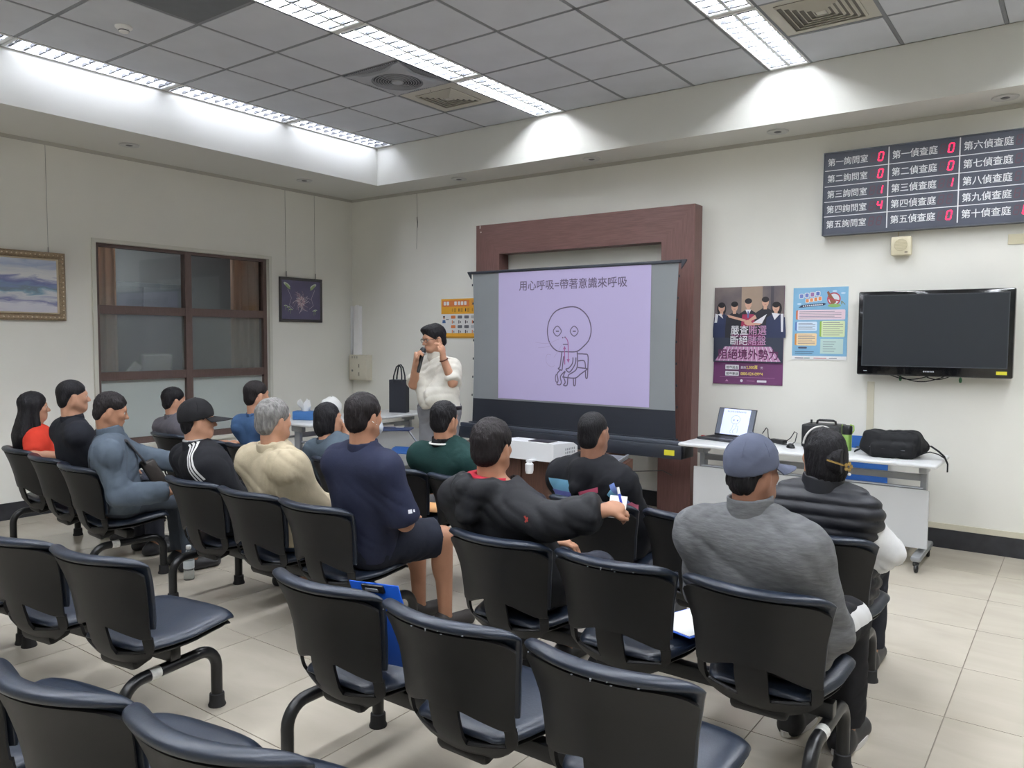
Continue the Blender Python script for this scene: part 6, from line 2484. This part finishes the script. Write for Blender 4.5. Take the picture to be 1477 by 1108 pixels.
# ================================================================== loose things
bp_ = empty('backpack', (6.20, -.58, .741), math.radians(6), 'black backpack lying on the front table, straps over the edge', 'backpack')
F_ = Field((-.30, -.24, -.02), (.30, .24, .26), .008)
F_.rbox((.0, .01, .085), EUL(0, .05, 0), (.175, .145, .082), .05, .03)
F_.rbox((.0, -.125, .055), EUL(0, 0, -.04), (.14, .045, .052), .03, .014)
F_.rbox((-.14, -.01, .10), EUL(0, -.25, .15), (.05, .12, .075), .035, .02)
F_.ell((.11, .03, .07), np.eye(3), (.11, .12, .062), .03)
F_.plane((0, 0, .002), (0, 0, -1), .004)
F_.wrinkle(.006, 26, 31, crease=True)
M_bpk = cloth('black_nylon_pack', '1a1b1d', rough=.7)
F_.build('body', M_bpk, bp_)
MB().tube([(.08, -.168, .06), (-.12, -.168, .065), (-.185, -.08, .085)], .004, 6).build('zip', mat('zip_grey', '55585c', .4), bp_)
MB().tube([(-.17, -.10, .13), (-.19, -.11, .10), (-.18, -.12, .075)], .006, 6).build('zip_pull', M_alu, bp_)
MB().tube([(.18, .02, .06), (.23, -.01, .085), (.28, -.04, .055), (.315, -.03, .02), (.336, -.02, -.03), (.336, -.015, -.085)], .013, 8, flat=.3).build('strap', M_bpk, bp_)
MB().tube([(.16, -.10, .03), (.23, -.10, .055), (.28, -.08, .04), (.315, -.045, .012)], .013, 8, flat=.3).build('strap', M_bpk, bp_)
MB().tube([(-.16, .0, .05), (-.22, -.05, .035), (-.25, -.03, .016)], .014, 8, flat=.3).build('strap', M_bpk, bp_)

bo = empty('water_bottle', (2.70, -3.85, 0), 0, 'clear plastic water bottle standing on the floor between two benches', 'bottle')
M_pet = mat('clear_pet', 'e6ecee', .08, trans=.9, ior=1.2)
MB().lathe([(.028, 0), (.033, .006), (.033, .06), (.031, .065), (.033, .07), (.033, .13), (.030, .15), (.016, .185), (.014, .20)], (0, 0, 0), 18).build('body', M_pet, bo)
MB().lathe([(.0155, .198), (.0165, .202), (.0165, .218), (.015, .221), (0, .221)], (0, 0, 0), 16).build('cap', M_white, bo)
MB().lathe([(.0336, .075), (.0338, .076), (.0338, .125), (.0336, .126)], (0, 0, 0), 18).build('label', mat('pale_bottle_label', 'ccd4d8', .5), bo)

M_clipb = mat('blue_clipboard', '1f5fd0', .4)


def clipboard(loc, rot, label, paper):
    e = empty('clipboard', loc, 0, label, 'clipboard')
    e.rotation_euler = rot
    MB().span((-.115, 0, 0), (.115, .004, .315), .0015).build('board', M_clipb, e)
    MB().span((-.05, -.010, .285), (.05, 0, .312), .003).build('clip', M_black, e)
    MB().span((-.03, -.014, .292), (.03, -.010, .303), .002).build('clip_lever', M_alu, e)
    if paper:
        MB().span((-.105, -.002, .01), (.105, -.0005, .295)).build('sheet', M_paper, e, smooth=False)
    else:
        MB().span((-.105, .0045, .01), (.105, .007, .29)).build('sheet', M_paper, e, smooth=False)
    return e


clipboard((5.44, -4.745, .445), (math.radians(16), math.radians(-6), 0), 'blue clipboard standing on the nearest bench against the seat back', False)
clipboard((6.02, -3.90, .452), (math.radians(-92), 0, math.radians(-16)), 'blue clipboard with white sheets lying on the empty middle seat', True)
sheet_paper('orange_folder', (3.87, -2.85, .452), .3, 0, .20, .26, 'pale orange folder lying on an empty front-row seat', mat('pale_orange_card', 'd9a36a', .7), cat='folder')

# ceiling fan unit, diffusers, smoke detector
M_fan = mat('fan_grey_plastic', 'a9acb2', .5)
M_fand = mat('fan_dark_grille', '55585e', .6)
G2 = G / 2
fx, fy = (XL[2] + XL[3]) / 2, (YL[2] + YL[3]) / 2
fn = empty('ceiling_fan', (fx, fy, ZC), 0, 'square ceiling circulation fan panel with a round grille beside the middle lights', 'ceiling fan')
MB().span((-G2 + .004, -G2 + .004, 0), (G2 - .004, G2 - .004, .02)).build('panel', M_fand, fn, smooth=False)
nn_ = 48
inner, outer = [], []
for i in range(nn_):
    a = 2 * math.pi * i / nn_
    inner.append((.205 * math.cos(a), .205 * math.sin(a)))
    q = (i / nn_ * 4) % 1.0
    k = int(i / nn_ * 4)
    ca = math.radians(90 * k + 45)
    # four-pointed star outline with concave sides
    t = 2 * math.pi * i / nn_ - math.pi / 4
    w = abs(((t / (math.pi / 2)) % 1) - .5) * 2
    rad = .225 + (.41 - .225) * w ** 2.6
    outer.append((rad * math.cos(a), rad * math.sin(a)))
b = MB()
vs = [(x, y, -.028) for x, y in inner] + [(x, y, -.012 if math.hypot(x, y) > .3 else -.026) for x, y in outer] + [(x, y, 0) for x, y in outer] + [(x, y, 0) for x, y in inner]
fs = []
for i in range(nn_):
    j = (i + 1) % nn_
    fs += [(i, j, nn_ + j, nn_ + i), (nn_ + i, nn_ + j, 2 * nn_ + j, 2 * nn_ + i), (3 * nn_ + i, 3 * nn_ + j, j, i)]
b.add(vs, fs).build('star_frame', M_fan, fn)
for i in range(9):
    r = .03 + i * .0205
    MB().tube([(r * math.cos(a), r * math.sin(a), -.030 + .008 * (r / .2) ** 2) for a in np.linspace(0, 2 * math.pi, 33)], .0028, 4).build('grille_ring', M_fan, fn)
MB().lathe([(0, -.036), (.040, -.034), (.046, -.028), (.046, -.02)], (0, 0, 0), 20).build('hub', M_fan, fn)
for k in range(5):
    a = 2 * math.pi * k / 5 + .3
    MB().box((.11 * math.cos(a), .11 * math.sin(a), -.012), (.16, .05, .003), EUL(.3, 0, a)).build('fan_blade', M_fand, fn, smooth=False)
for s1 in range(4):
    a = s1 * math.pi / 2
    for q in range(26):
        t = -.27 + .54 * q / 25
        yl = .297
        ins = .215 + .085 * (abs(t) / .27) ** 1.5
        if ins > yl - .006:
            continue
        MB().box(R3('Z', a) @ np.array([t, (yl + ins) / 2, -.003]), (.006, yl - ins, .006), R3('Z', a)).build('slat', M_fan, fn, smooth=False)

M_difw = mat('diffuser_cream', 'c2bfb4', .5)
M_difd = mat('diffuser_shadow_gap', '6d6a64', .7)


def diffuser(cell, label, half, frm):
    c, r = cell
    cx, cy = (XL[c] + XL[c + 1]) / 2, (YL[r] + YL[r + 1]) / 2
    e = empty('air_diffuser', (cx, cy, ZC), 0, label, 'air vent', 'square ceiling air diffusers')
    hx, hy = (XL[c + 1] - XL[c]) / 2 - .004, (YL[r] - YL[r + 1]) / 2 - .004
    MB().span((-hx, -hy, .004), (hx, hy, .016)).build('plate', M_difw, e, smooth=False)
    MB().span((-half, -half, .0), (half, half, .0035)).build('throat', M_difd, e, smooth=False)
    k = half
    while k > .035:
        b = MB()
        vs, fs = [], []
        for (q, z) in ((k, 0.0), (k - .010, -.012), (k - .014, -.010), (k - .006, .002)):
            for sx, sy in ((-1, -1), (1, -1), (1, 1), (-1, 1)):
                vs.append((sx * q, sy * q, z))
        for lv in range(4):
            l2 = (lv + 1) % 4
            for i in range(4):
                j = (i + 1) % 4
                fs.append((lv * 4 + i, lv * 4 + j, l2 * 4 + j, l2 * 4 + i))
        b.add(vs, fs).build('louver_ring', M_difw, e, smooth=False)
        k -= .036
    MB().span((-.03, -.03, -.010), (.03, .03, 0), .003).build('core', M_difw, e)
    MB().tube([(.02, -half - .05, .004), (.02, -half - .05, -.02)], .004, 6).build('knob', M_difw, e)


diffuser(DIF1, 'cream square air diffuser between the fan and the front edge of the tray', .20, .1)
diffuser(DIF2, 'cream square air diffuser beside the right-hand light strip', .23, .1)
sd = empty('smoke_detector', (1.99, -3.82, ZC), 0, 'round white smoke detector on the ceiling at top left', 'smoke detector')
MB().lathe([(.055, .01), (.055, -.008), (.050, -.014), (.034, -.018), (.032, -.034), (.026, -.040), (0, -.041)], (0, 0, 0), 24).build('body', M_white, sd)
MB().lathe([(.0335, -.026), (.0338, -.027), (.0338, -.031), (.0335, -.032)], (0, 0, 0), 24).build('sensor_gap', M_fand, sd)
